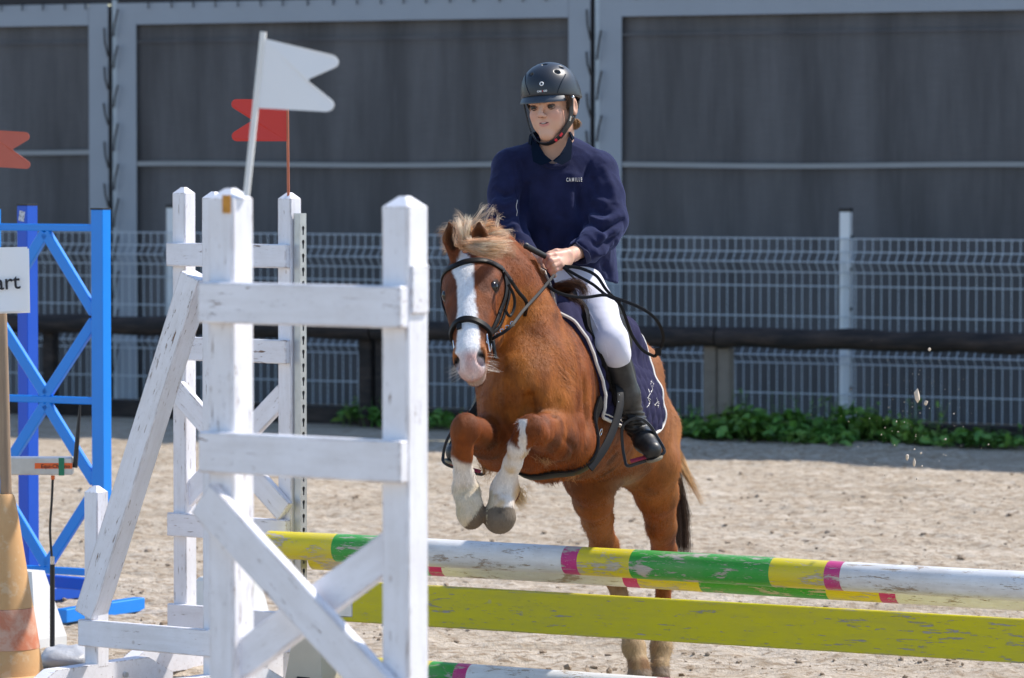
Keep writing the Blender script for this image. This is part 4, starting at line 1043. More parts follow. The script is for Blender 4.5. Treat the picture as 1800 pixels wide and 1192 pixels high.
    c = blend(c, cream, m*fr*sstep(.1, .6, fbm(P, 22, 3, 14))); c = blend(c, (.50, .29, .12), m*fr*sstep(.55, .8, tr)*sstep(W(898, 0, 12.3)[0], W(912, 0, 12.3)[0], P[:, 0]))
    ml, tl = near(P, P3(816, 752, 12.17), P3(827, 905, 12.26), R(44, 12.2)); m = ml*sstep(.325, .415, tl+wz*4-(P[:, 0]-W(815, 0, 12.2)[0])*2.2)
    c = blend(c, whitec, m*fr); c = blend(c, (.56, .44, .24), m*fr*sstep(.60, .74, tl+.3*wz)*(.55+.4*fbm(P, 26, 3, 15)))
    hoofm = fr*(P[:, 0] > W(856, 0, 12.2)[0])*(z < W(0, 897, 12.25)[2]+.012*np.sin((P[:, 0]-W(850, 0, 12.2)[0])*30)+.10*(P[:, 0]-W(880, 0, 12.25)[0])*0+.004*vnoise(P, 60, 2)); c = blend(c, (.17, .135, .10), hoofm*(P[:, 0] > W(856, 0, 12.2)[0])*1.0); 
    xh = P[:, 0]-W(826, 0, 12.25)[0]; c = blend(c, (.15, .11, .075), fr*(P[:, 0] < W(855, 0, 12.2)[0])*(P[:, 2] < .75)*sstep(0, .006, (W(0, 913, 12.25)[2]+np.clip(xh, -.02, 1)*1.3)-z))
    c = c*(1-.35*(hoofm*sstep(.2, .5, fbm(P, 30, 3, 18)))[:, None])
    hi = (P[:, 1] > 13.86)&(z < .50); zt = np.where(P[:, 0] > W(1140, 0, 14.1)[0], .29, .33)
    front = sstep(-.02, .02, -(P[:, 1]-14.11)+.008)
    m = hi*sstep(.0, .05, zt-z+wz*2)*np.clip(np.where(z > .20, sstep(14.13, 14.08, P[:, 1]), 1), 0, 1)
    c = blend(c, (.40, .28, .155), m); c = blend(c, (.20, .095, .035), m*sstep(-.15, .45, fbm(P, 16, 3, 24))*.85); c = blend(c, (.25, .19, .14), hi*(z < .045))
    c = blend(c, (.40, .150, .030), .5*sstep(13.3, 13.7, P[:, 1])*sstep(.38, .48, P[:, 2])*sstep(.95, .80, P[:, 2])*sstep(-.5, .4, vnoise(P, 9, 88)))  # sunlit orange of the hindquarters put into the coat colour
    # groin shade of grey hair inside the thighs
    gr = sstep(.09, .0, np.linalg.norm((P-P3(1092, 845, 13.55))/np.array([1, 3, 1.1]), axis=1)); c = blend(c, (.22, .17, .12), gr*.8)
    # random dark mottling of winter coat on the forehand
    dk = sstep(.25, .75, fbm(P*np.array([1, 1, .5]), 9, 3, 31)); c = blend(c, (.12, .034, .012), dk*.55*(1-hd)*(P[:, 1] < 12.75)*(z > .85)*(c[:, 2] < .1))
    return np.clip(c, 0, 1)
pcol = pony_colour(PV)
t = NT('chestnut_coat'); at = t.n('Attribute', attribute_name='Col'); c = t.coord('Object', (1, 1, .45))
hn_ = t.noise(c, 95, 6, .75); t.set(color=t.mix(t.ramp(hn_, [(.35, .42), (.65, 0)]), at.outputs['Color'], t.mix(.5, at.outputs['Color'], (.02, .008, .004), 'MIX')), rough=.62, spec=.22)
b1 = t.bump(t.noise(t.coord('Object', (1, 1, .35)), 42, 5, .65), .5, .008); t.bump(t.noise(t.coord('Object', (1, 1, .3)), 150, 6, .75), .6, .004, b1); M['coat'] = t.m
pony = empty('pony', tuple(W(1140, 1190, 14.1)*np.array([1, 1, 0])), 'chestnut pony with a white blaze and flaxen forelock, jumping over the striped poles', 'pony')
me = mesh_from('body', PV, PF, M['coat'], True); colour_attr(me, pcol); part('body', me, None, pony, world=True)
# eyes
t = NT('pony_eye'); t.set(color=(.010, .005, .003), rough=.12, spec=.5); M['eye'] = t.m
for sg in (-1, 1):
    bm = bmesh.new(); bmesh.ops.create_uvsphere(bm, u_segments=20, v_segments=14, radius=.0215); me = bpy.data.meshes.new('eye'); bm.to_mesh(me); bm.free(); me.materials.append(M['eye'])
    me.polygons.foreach_set('use_smooth', [True]*len(me.polygons)); me.transform(Matrix.Translation(Vector(tuple(H(.138, -.051, sg*.0712))))); part('eye', me, None, pony, world=True)
    mb = MB(); arc = catmull([H(.141, -.075, sg*.0745), H(.127, -.066, sg*.0825), H(.1215, -.052, sg*.0845), H(.126, -.039, sg*.080), H(.139, -.032, sg*.073)], 5); mb.tube(arc, .0042, 6)
    part('eyelid', mb, simple('dark_lid', (.10, .035, .015), .5, .2), pony, world=True, smooth=True)
# short coat hair that softens the outline
def coat(n, lo, hi_, seed, r0, keepf=None, ang=.35):
    r = np.random.default_rng(seed); tri = np.concatenate([PF[:, [0, 1, 2]], PF[:, [0, 2, 3]]]); A = PV[tri[:, 0]]; B = PV[tri[:, 1]]; Cc = PV[tri[:, 2]]
    ar = np.linalg.norm(np.cross(B-A, Cc-A), axis=1)
    if keepf is not None: ar = ar*keepf((A+B+Cc)/3)
    i = r.choice(len(tri), n, p=ar/ar.sum()); a = r.random(n); b = r.random(n); s_ = a+b > 1; a[s_] = 1-a[s_]; b[s_] = 1-b[s_]
    P = A[i]+(B[i]-A[i])*a[:, None]+(Cc[i]-A[i])*b[:, None]; N = f.grad(P)
    u, n_, s2 = body_uvs(P); head = ((u > .0) & (n_ > -.24) & (np.abs(s2) < .12) & (P[:, 1] < 12.62) & (u < .5))
    D = np.where(head[:, None], HL[None], (-bdir*.6+np.array([0, 0, -.85]))[None]); D = D-N*np.sum(D*N, axis=1, keepdims=True); D /= np.maximum(np.linalg.norm(D, axis=1, keepdims=True), 1e-6)
    D = D+r.normal(size=(n, 3))*.22+.35*np.stack([vnoise(P, 16, 60), vnoise(P, 16, 61), vnoise(P, 16, 62)], 1)
    L = lerp(lo, hi_, r.random(n))*np.where(head, .45, 1)*np.where((P[:, 1] < 12.45) & (P[:, 2] < .98), .62, 1)*(.55+.9*sstep(-.3, .5, vnoise(P, 10, 63)))
    Pm = P+(D*(1-ang)+N*ang)*L[:, None]*.5; Pe = P+(D*(1-ang*.6)+N*ang*.6)*L[:, None]
    Wd = np.cross(D, N); Wd /= np.maximum(np.linalg.norm(Wd, axis=1, keepdims=True), 1e-6); Wd *= r0; P0 = P-N*.001
    V = np.stack([P0-Wd, P0+Wd, Pm+Wd*.8, Pm-Wd*.8, Pe+Wd*.12, Pe-Wd*.12], 1).reshape(-1, 3); k = np.arange(n)[:, None]*6
    F = np.concatenate([k+np.array([[0, 1, 2, 3]]), k+np.array([[3, 2, 4, 5]])])
    return P, V, F
P_, V, F = coat(110000, .008, .019, 71, .00060, lambda c_: np.where((c_[:, 1] < 12.9) | (c_[:, 2] < .75), 1.0, .5), ang=.24)
pc_ = pony_colour(P_)*rng.uniform(.72, 1.25, (len(P_), 1)); 
t = NT('coat_hair'); at = t.n('Attribute', attribute_name='Col'); t.set(color=at.outputs['Color'], rough=.6, spec=.14); M['hairc'] = t.m
me = mesh_from('short_coat_hair', V, F, M['hairc'], True); colour_attr(me, np.clip(np.repeat(pc_, 6, 0), 0, 1)); part('short_coat_hair', me, None, pony, world=True, kind='stuff')
# feathers on fetlocks, elbow hair, whiskers
def tuft(root, tip, n, spread, spt, r0, col, curl=.02, m=7, seed=1):
    r = np.random.default_rng(seed); a = np.array(root)+r.normal(size=(n, 3))*spread; b = np.array(tip)+r.normal(size=(n, 3))*spt
    t_ = np.linspace(0, 1, m)[None, :, None]; mid = (a+b)/2+r.normal(size=(n, 3))*curl
    path = (1-t_)**2*a[:, None]+2*t_*(1-t_)*mid[:, None]+t_**2*b[:, None]; V, F = strands(None, path, r0, r0*.2)
    cc = np.array(col)[None]*r.uniform(.7, 1.35, (n, 1)); return V, F, np.repeat(cc, m*3, 0)
def hair_part(name, batches, label=None):
    Vs = []; Fs = []; Cs = []; o = 0
    for V, F, c_ in batches: Vs.append(V); Fs.append(F+o); Cs.append(c_); o += len(V)
    me = mesh_from(name, np.concatenate(Vs), np.concatenate(Fs), M['hairc'], True); colour_attr(me, np.clip(np.concatenate(Cs), 0, 1)); return part(name, me, None, pony, world=True, kind='stuff', label=label)
hair_part('feather', [tuft(W(903, 858, 12.33), W(918, 884, 12.40), 260, .010, .010, .0007, (.62, .44, .24), .012, seed=2), tuft(W(831, 862, 12.32), W(838, 880, 12.36), 120, .008, .008, .0007, (.6, .5, .34), .01, seed=3),
                      tuft(W(1000, 815, 12.66), W(1004, 834, 12.68), 160, .016, .014, .0007, (.46, .24, .10), .012, seed=4), tuft(W(862, 812, 12.62), W(858, 830, 12.64), 160, .016, .014, .0007, (.42, .22, .09), .012, seed=5),
                      tuft(W(955, 795, 12.42), W(965, 812, 12.45), 120, .014, .012, .0007, (.45, .25, .12), .012, seed=6)])
wh = []
r = np.random.default_rng(8)
for sg in (-1, 1):
    for k in range(24):
        a = H(.41+.05*r.random(), -.05-.05*r.random(), sg*.045); b = a+HSd*sg*(.022+.02*r.random())+HL*(.004+.016*r.random())-HN*.01*r.random(); wh.append(tuft(a, b, 1, 0, .002, .00045, (.75, .68, .6), .003, seed=int(r.integers(1e6))))
for k in range(16):
    a = H(.475, -.10, (r.random()-.5)*.05); wh.append(tuft(a, a+HL*.02+HSd*(r.random()-.5)*.03, 1, 0, .003, .0004, (.7, .6, .5), .003, seed=int(r.integers(1e6))))
hair_part('whiskers', wh)
# forelock and mane
def locks(name, specs, seed, label=None):
    r = np.random.default_rng(seed); bt = []
    for (ctrl, n, s0, s1, col, r0) in specs:
        base_ = np.array(catmull([W(*c) for c in ctrl], 6)); m = len(base_); nl = max(1, n//16)
        for q in range(nl):
            off0 = r.normal(size=3)*s0; off1 = r.normal(size=3)*s1; tw = np.linspace(0, 1, m)[:, None]; wv = .004*np.sin(tw*r.uniform(3, 9)+r.random()*6)*r.normal(size=(1, 3)); cut_ = r.uniform(.72, 1.0)
            lockp = base_+off0*(1-tw)+off1*tw+wv
            cc = np.array(col)*r.uniform(.55, 1.25)
            for j in range(1):
                k = min(16, n); o0 = r.normal(size=(k, 1, 3))*.0045; o1 = r.normal(size=(k, 1, 3))*.0085
                path = lockp[None]+o0*(1-tw[None])+o1*tw[None]**1.5
                L_ = max(4, int(m*cut_)); path = path[:, :L_]
                V, F = strands(None, path, r0, r0*.3); ccc = cc[None]*r.uniform(.8, 1.25, (k, 1)); bt.append((V, F, np.repeat(ccc, L_*3, 0)))
    return hair_part(name, bt, label)
fl = (.86, .54, .33); fl2 = (.92, .72, .54); gd = (.68, .37, .18)
D1 = 12.36
specs = []
# forelock sweeping from between the ears to the picture's right
for k, (ey, ex, my, mx) in enumerate(((424, 890, 424, 866), (429, 893, 430, 864), (433, 892, 434, 862), (437, 893, 437, 862), (441, 892, 440, 864), (445, 890, 442, 866), (449, 886, 445, 866), (452, 880, 446, 858))):
    specs.append((((819+k*.6, 430-k*.6, 12.37), (836, lerp(430, my, .55), 12.32), (mx, my, 12.32), (ex, ey, 12.42)), 200, .006, .0055, (fl, fl2, gd)[k % 3], .00042))
specs += [(((814, 428, 12.39), (810, 408, 12.37), (806, 390, 12.40), (796, 380, 12.46)), 110, .004, .006, fl2, .00042),
          (((819, 426, 12.39), (820, 402, 12.36), (822, 380, 12.38)), 120, .0035, .004, fl2, .00042),
          (((812, 434, 12.37), (807, 420, 12.36), (803, 404, 12.38), (797, 392, 12.44)), 90, .004, .005, fl, .00042)]
locks('forelock', specs, 21, 'pale flaxen forelock blown sideways')
specs = []
# crown of the mane standing up behind the ears
for k, (px, py) in enumerate(((786, 402), (784, 425), (790, 392), (803, 388), (816, 386), (830, 386), (845, 386), (858, 388), (869, 392), (878, 399), (884, 404), (888, 418), (894, 430))):
    specs.append((((835+k*2, 432, 12.58), (lerp(835, px, .55), lerp(436, py+9, .75), 12.55), (px, py+9, 12.57), (px+(-6 if k < 3 else 8), py+(18 if k < 3 else 14), 12.60)), 170, .011, .009, (gd, fl, fl2, (.55, .34, .18))[k % 4], .00042))
for (a, b, c_) in (((838, 392), (852, 370), (866, 366)), ((850, 392), (860, 372), (872, 376)), ((832, 390), (844, 368), (858, 362)), ((870, 398), (876, 380), (882, 376)), ((812, 390), (806, 376), (800, 371))):
    specs.append(((a+(12.5,), b+(12.5,), c_+(12.5,)), 20, .003, .003, fl2, .0005))
# crest down the neck, falling to the far side, and the dark wither tuft
for k in range(16):
    t_ = k/15; px = lerp(893, 978, t_); py = 428+ (t_**1.1)*95; specs.append((((px-14, py+6, 12.66+.1*t_), (px-4, py-6, 12.67+.1*t_), (px-4, py-14, 12.70+.1*t_), (px-18, py-10, 12.76+.1*t_)), 110, .008, .010, ((.36, .16, .07), (.22, .10, .05), (.40, .22, .12))[k % 3], .0005))
for k in range(9):
    specs.append((((972+k*3, 508+k, 12.72), (990+k*3, 499-k*.3, 12.66), (1008+k*2, 500, 12.64), (1022+k*1.2, 512, 12.64), (1030-k, 530, 12.65)), 36, .003, .003, ((.07, .035, .022), (.14, .07, .04))[k % 2], .0005))
for k in range(8): specs.append((((985, 512, 12.72), (1000+k*3, 520+k*2, 12.68), (1014+k*2, 535+k*3, 12.70)), 20, .006, .006, (.06, .03, .02), .0005))
locks('mane', specs, 22)
# tail
specs = []
for k in range(22): specs.append((((1150, 745, 14.12), (1172+k*.6, 830, 14.3), (1188+k*.7, 900, 14.35), (1192+k*.7, 965+k*1.0, 14.35)), 90, .014, .008, ((.10, .06, .04), (.18, .12, .09), (.05, .03, .025))[k % 3], .0006))
for k in range(9): specs.append((((1150, 740, 14.1), (1188, 790+k*2, 14.2), (1205+k*2, 835+k*3, 14.2), (1220+k*3, 865+k*5, 14.22)), 28, .010, .009, ((.66, .40, .18), (.5, .28, .12))[k % 2], .00055))
for k in range(4): specs.append((((1190, 800, 14.2), (1208, 830, 14.2), (1228, 862, 14.2), (1240, 890+k*6, 14.2)), 10, .004, .006, (.7, .5, .3), .0004))
locks('tail', specs, 23)
# ================================================================== SADDLERY
_ds = np.array([t_[0][2] for t_ in trunk][::-1]); _pt = np.array([P3(*t_[0]) for t_ in trunk][::-1])
def axis_pt(d): return np.array([np.interp(d, _ds, _pt[:, i]) for i in range(3)])
def skin(d, th, off, extra=0):
    """point on the pony at station d, th degrees round from the top (towards the picture's right)"""
    S0 = axis_pt(d); dr = bside*math.sin(math.radians(th))+bup*math.cos(math.radians(th))
    c, n, i, q = pbvh.ray_cast(Vector(tuple(S0+dr*.7)), Vector(tuple(-dr)))
    if c is None: c = Vector(tuple(S0+dr*.2)); n = Vector(tuple(dr))
    return np.array(c), np.array(n)
def patch(front, rear, ths, nu, off, thick, relief=None, smooth_it=3):
    """closed quilt lying on the pony between two edges; front/rear: th -> d"""
    nv = len(ths); G = np.zeros((nv, nu, 3)); N = np.zeros((nv, nu, 3)); UV = np.zeros((nv, nu, 2))
    for j, th in enumerate(ths):
        a, b = front(th), rear(th)
        for i in range(nu):
            d = lerp(a, b, i/(nu-1)); G[j, i], N[j, i] = skin(d, th, 0); UV[j, i] = (d, th)
    for _ in range(smooth_it):
        K = G.copy(); K[1:-1, 1:-1] = (G[1:-1, 1:-1]*2+G[:-2, 1:-1]+G[2:, 1:-1]+G[1:-1, :-2]+G[1:-1, 2:])/6; G = K
    TU = np.gradient(G, axis=1); TV = np.gradient(G, axis=0); NN = np.cross(TU, TV); NN /= np.linalg.norm(NN, axis=2, keepdims=True)
    sgn = np.sign(np.sum(NN*N, axis=2, keepdims=True).mean()); NN *= sgn
    o_ = off+thick+(relief(UV, G) if relief else 0); o_ = np.broadcast_to(np.asarray(o_), (nv, nu)) if np.ndim(o_) < 2 else o_
    top = G+NN*o_[..., None]; bot = G+NN*off*.3
    V = np.concatenate([top.reshape(-1, 3), bot.reshape(-1, 3)]); F = []; n0 = nv*nu
    for j in range(nv-1):
        for i in range(nu-1):
            a = j*nu+i; F.append((a, a+1, a+nu+1, a+nu)); F.append((n0+a, n0+a+nu, n0+a+nu+1, n0+a+1))
    rim = [i for i in range(nu)]+[j*nu+nu-1 for j in range(1, nv)]+[(nv-1)*nu+i for i in range(nu-2, -1, -1)]+[j*nu for j in range(nv-2, 0, -1)]
    for a, b in zip(rim, rim[1:]+rim[:1]): F.append((a, b, n0+b, n0+a))
    return V, F, top, NN, rim
# ---- saddle pad
M['padblue'] = simple('navy_quilted_cotton', (.021, .020, .056), .9, .15, 60, .4, 500, .0006, spec=.15)
M['piping'] = simple('cream_piping', (.66, .62, .58), .7, .1, 20, .3, 300, .0006)
pf = lambda th: float(np.interp(abs(th), [0, 10, 25, 47, 75, 100, 118], [12.66, 12.665, 12.675, 12.715, 12.775, 12.81, 12.83]))
pr = lambda th: float(np.interp(abs(th), [0, 40, 75, 98, 106, 118], [13.42, 13.42, 13.41, 13.41, 13.36, 13.15]))
def quilt(UV, G):
    p = (UV[..., 0]-12.7)*1.0; q = UV[..., 1]/57.3*.2; s_ = .062
    a = np.abs(np.sin(math.pi*(p*1.0+q*.8)/s_)); b = np.abs(np.sin(math.pi*(p*1.0-q*.8)/s_)); return .0105*np.sqrt(np.clip(a*b, 0, 1))
pad = empty('saddle_pad', tuple(axis_pt(13.05)), 'quilted navy saddle pad with white piping lying under the black saddle', 'saddle pad')
ths = list(np.linspace(-112, 112, 150))
V, F, top, NN, rim = patch(pf, pr, ths, 84, .003, .006, quilt)
mb = MB(); mb.add(V, F); part('quilted_cloth', mb, M['padblue'], pad, world=True, smooth=True)
flat = top.reshape(-1, 3); loop = [flat[i] for i in rim]+[flat[rim[0]]]
mb = MB(); lp_ = [Vector(tuple(v)) for v in loop[:-1]]; nl_ = len(lp_)
lp_ = [sum((lp_[(i+k) % nl_] for k in range(-3, 4)), Vector())/7 for i in range(nl_)]; mb.tube(lp_[::2]+[lp_[0]], .0052, 6); part('piping', mb, M['piping'], pad, world=True, smooth=True)
nu = 84; e1 = [flat[(len(ths)-4)*nu+i]+NN.reshape(-1, 3)[(len(ths)-4)*nu+i]*.002 for i in range(0, nu-3)]
mb = MB(); mb.tube(e1, .0022, 5); part('inner_piping', mb, M['piping'], pad, world=True, smooth=True)
# embroidery: loose script strokes on the rear quarter
emb = [((1146, 668), (1144, 676), (1147, 684), (1143, 692), (1139, 700), (1142, 706), (1140, 714)), ((1138, 699), (1144, 703), (1141, 711), (1137, 716)), ((1154, 699), (1156, 706), (1151, 712), (1158, 713)), ((1144, 670), (1149, 674), (1147, 680)), ((1152, 712), (1158, 706), (1157, 716)), ((1140, 684), (1142, 690))]
Vp = [tuple(v) for v in V]; padbvh = BVHTree.FromPolygons(Vp, F)
for e in emb:
    P_ = []
    for px, py in catmull([(a, b, 0) for a, b in e], 3) if False else [(q[0], q[1]) for q in catmull([(a, b, 0) for a, b in e], 3)]:
        dv = Vector(tuple(W(px, py, 10)))-CAMV; c, n, i, q = padbvh.ray_cast(CAMV, dv.normalized())
        if c is not None: P_.append(c+n*.001)
    if len(P_) > 3:
        mb = MB(); mb.tube(P_, .0016, 5); part('embroidery', mb, M['piping'], pad, world=True)
# ---- saddle
saddle = empty('saddle', tuple(axis_pt(12.98)), 'black leather pony saddle with girth and hanging straps under the rider', 'saddle')
for sg in (-1, 1):
    ff = lambda th: float(np.interp(abs(th), [8, 25, 50, 75, 96], [12.76, 12.755, 12.775, 12.82, 12.90])); rf = lambda th: float(np.interp(abs(th), [8, 30, 60, 80, 96], [13.20, 13.18, 13.12, 13.08, 13.0]))
    V, F, top, NN, rim = patch(ff, rf, list(sg*np.linspace(8, 96, 34)), 20, .018, .007, None)
    mb = MB(); mb.add(V, F); part('flap', mb, M['leather'], saddle, world=True, smooth=True)
sf = Field((-.15, 12.60, 1.0), (.55, 13.6, 1.6), .006); sf.k = .02
sx_ = [axis_pt(d)+bup*h for d, h in ((12.78, .285), (12.86, .275), (12.98, .262), (13.12, .262), (13.24, .285), (13.30, .31))]
sf.chain(sx_, [.04, .065, .08, .095, .085, .05], .03, sq=(bside, 1.2)); Vs, Fs = sf.mesh(); Vs = smooth_mesh(Vs, Fs, 1)
part('seat', mesh_from('seat', Vs, Fs, M['leather'], True), None, saddle, world=True)
# girth round the belly
gp = [np.array(skin(lerp(12.79, 12.68, min(1, abs(th-180)/90*0+ (th-95)/85 if th < 180 else (265-th)/85)), th, 0)[0]) for th in np.linspace(95, 265, 40)]
o_, n_2 = snap(pbvh, gp, .004); V, F = ribbon(o_, n_2, .048, .008); mb = MB(); mb.add(V, F); part('girth', mb, M['leather'], saddle, world=True, smooth=True)
def ring(c, nrm_, r, rt, name, mat, parent, sx=1.0):
    c = Vector(tuple(c)); n = Vector(tuple(nrm_)).normalized(); a = n.orthogonal().normalized(); b = n.cross(a); P_ = [c+(a*math.cos(k*math.pi/8)*sx+b*math.sin(k*math.pi/8))*r for k in range(17)]
    mb = MB(); mb.tube(P_, rt, 6); return part(name, mb, mat, parent, world=True, smooth=True)
for px, py in ((1050, 758), (978, 828)):
    c = hit(pbvh, px, py); cc, nn, ii, dd = pbvh.find_nearest(c); ring(c+nn*.011, nn, .011, .0018, 'girth_ring', M['chrome'], saddle)
P_ = catmull([W(1080, 660, 12.83), W(1088, 684, 12.79), W(1089, 712, 12.76), W(1080, 748, 12.72), (W(1062, 788, 12.67)), W(1036, 824, 12.62)], 5); V, F = ribbon(P_, [Vector((.45, -1, .1))]*len(P_), .0235, .005); mb = MB(); mb.add(V, F); part('billet_strap', mb, M['leather'], saddle, world=True, smooth=True)
for k in range(5):
    mb = MB(); c = W(1088-k*1.2, 694+k*12, 12.765-.006*k); mb.tube([c, c+np.array((.001, -.003, 0))], .0016, 6); part('strap_hole', mb, M['galv'], saddle, world=True)
# stirrups
def stirrup(pts_, d, leath, side, lab):
    st = empty('stirrup', tuple(W(pts_[0][0], pts_[0][1], d)), lab, 'stirrup')
    P_ = catmull([W(a, b, d+dz) for a, b, dz in pts_], 4); Nn = [Vector((0, -1, 0))]*len(P_)
    P_.append(P_[0]); mb = MB(); V, F = ribbon(P_[:-1], [Vector((0, -1, 0))]*(len(P_)-1), .009, .022, -.011); mb.add(V, F); part('iron', mb, M['black'], st, world=True, smooth=True)
    return st
st1 = stirrup([(1119, 735, 0), (1105, 739, 0), (1094, 752, 0), (1094, 780, 0), (1098, 806, -.01), (1103, 819, -.02), (1120, 815, -.02), (1150, 805, -.02), (1166, 797, -.02), (1166, 787, -.01), (1155, 768, 0), (1144, 750, 0), (1131, 738, 0), (1119, 735, 0)], 12.83, None, 1, 'black stirrup iron with a pink tread round the boot beside the pad')
mb = MB(); a = W(1108, 811, 12.80); b = W(1160, 797, 12.80); mb.tube([a, b], .0065, 6); part('tread', mb, simple('pink_tread', (.22, .012, .05), .7), st1, world=True)
P_ = [W(1078, 655, 12.845), W(1092, 690, 12.84), (W(1104, 722, 12.835)), W(1112, 737, 12.83)]; V, F = ribbon(catmull(P_, 4), [Vector((.3, -1, 0))]*13, .020, .004); mb = MB(); mb.add(V, F); part('stirrup_leather', mb, M['leather'], st1, world=True, smooth=True)
st2 = stirrup([(812, 742, 0), (798, 752, 0), (784, 778, 0), (779, 802, 0), (782, 814, -.02), (800, 822, -.02), (846, 834, -.02), (850, 822, -.01), (846, 796, 0), (836, 764, 0), (826, 746, 0), (812, 742, 0)], 12.90, None, -1, 'black stirrup iron half hidden behind the raised forelegs')
mb = MB(); a = W(790, 816, 12.875); b = W(845, 830, 12.875); mb.tube([a, b], .0075, 6); part('tread', mb, bpy.data.materials['pink_tread'], st2, world=True)
P_ = [W(852, 690, 12.92), W(835, 720, 12.91), W(815, 744, 12.90)]; V, F = ribbon(catmull(P_, 4), [Vector((-.3, -1, 0))]*9, .020, .004); mb = MB(); mb.add(V, F); part('stirrup_leather', mb, M['leather'], st2, world=True, smooth=True)
# ---- bridle
br = empty('bridle', tuple(HO), 'black leather bridle with padded noseband and steel bit on the pony\'s head', 'bridle')
def hp(u, s_, n_=.12):  # ray from in front onto the head
    o = Vector(tuple(H(u, n_, s_))); c, n, i, q = pbvh.ray_cast(o, Vector(tuple(-HN))); return c if c is not None else Vector(tuple(H(u, -.05, s_)))
def hside(u, n_, sg):
    o = Vector(tuple(H(u, n_, sg*.25))); c, n, i, q = pbvh.ray_cast(o, Vector(tuple(-HSd*sg))); return c if c is not None else Vector(tuple(H(u, n_, sg*.07)))
def hpath(items): return [Vector(tuple(p)) for p in items]
bb_ = [hside(.050, -.075, -1), hp(.062, -.060), hp(.070, -.030), hp(.066, .0), hp(.062, .030), hp(.055, .058), hside(.048, -.075, 1)]
strap(pbvh, hpath(bb_), .019, .006, .001, 'browband', None, br, is3d=True)
for sg in (-1, 1):
    strap(pbvh, hpath([hside(.045, -.075, sg), hside(.10, -.100, sg), hside(.17, -.108, sg), hside(.24, -.098, sg), hside(.305, -.080, sg)]), .016, .005, .001, 'cheekpiece', None, br, is3d=True)
    strap(pbvh, hpath([hside(.05, -.082, sg), hside(.11, -.125, sg), hside(.19, -.135, sg), hside(.26, -.115, sg), hside(.30, -.090, sg)]), .011, .004, .002, 'noseband_hanger', None, br, is3d=True)
nb_ = [hside(.335, -.10, -1), hside(.318, -.075, -1), hp(.306, -.040), hp(.304, -.018), hp(.304, .0), hp(.307, .020), hp(.312, .040), hside(.318, -.075, 1), hside(.335, -.105, 1)]
strap(pbvh, hpath(nb_), .0175, .010, .001, 'noseband', None, br, is3d=True)
strap(pbvh, hpath([hp(.318, -.018), hp(.338, -.018)]), .014, .006, .004, 'noseband_keeper', None, br, is3d=True)
for k, sg in enumerate((1, -1)):
    c0 = hside(.325, -.085, sg)+Vector(tuple(HSd*sg*.006)); L_ = Vector(tuple(HL)); N_ = Vector(tuple(HN))
    P_ = [c0-L_*.018+N_*.0, c0-L_*.006+N_*.022, c0+L_*.012+N_*.032, c0+L_*.045+N_*.012, c0+L_*.050+N_*.004, c0+L_*.02-N_*.012, c0-L_*.010-N_*.014, c0-L_*.018]
    mb = MB(); mb.tube(catmull(P_, 3), .0032, 8); part('bit_ring', mb, M['chrome'], br, world=True, smooth=True)
    mb = MB(); mb.tube([c0+L_*.030+N_*.024, c0+L_*.028+N_*.010-Vector(tuple(HSd*sg*.03))], .006, 8); part('mouthpiece', mb, M['chrome'], br, world=True, smooth=True)
    c1 = c0-L_*.012-N_*.012; a = c1+Vector(tuple(HSd*sg*.004))
    P_ = catmull([a, a+L_*.028-N_*.010, a+L_*.052-N_*.030], 3); V, F = ribbon(P_, [Vector(tuple(HSd*sg+HN*.6))]*len(P_), .013, .004); mb = MB(); mb.add(V, F); part('strap_end', mb, M['leather'], br, world=True, smooth=True)
    mb = MB(); mb.tube([c0-L_*.03, c0-L_*.016], .010, 8); part('buckle', mb, M['leather'], br, world=True, smooth=True)
    mb = MB(); cc = c0-L_*.035+Vector(tuple(HSd*sg*.010)); mb.box((0, 0, 0), (.004, .004, .018)); o = part('buckle_bar', mb, M['chrome'], br, world=True); o.matrix_parent_inverse = br.matrix_world.inverted() @ Matrix.Identity(4) if False else o.matrix_parent_inverse; bpy.data.objects.remove(o)
# throat lash
a = hside(.055, -.085, 1)
P_ = catmull([a+Vector((.004, -.008, 0)), Vector(tuple(W(897, 492, 12.33))), Vector(tuple(W(910, 512, 12.37))), Vector(tuple(W(925, 532, 12.40))), Vector(tuple(W(922, 556, 12.46)))], 6); V, F = ribbon(P_, [Vector((.2, -1, .2))]*len(P_), .010, .004); mb = MB(); mb.add(V, F); part('throat_lash', mb, M['leather'], br, world=True, smooth=True)
P_ = catmull([Vector(tuple(W(893, 500, 12.34))), Vector(tuple(W(903, 520, 12.36))), Vector(tuple(W(904, 540, 12.36))), Vector(tuple(W(896, 556, 12.34))), Vector(tuple(W(888, 545, 12.33)))], 6); V, F = ribbon(P_, [Vector((.2, -1, .2))]*len(P_), .008, .003); mb = MB(); mb.add(V, F); part('loose_strap', mb, M['leather'], br, world=True, smooth=True)
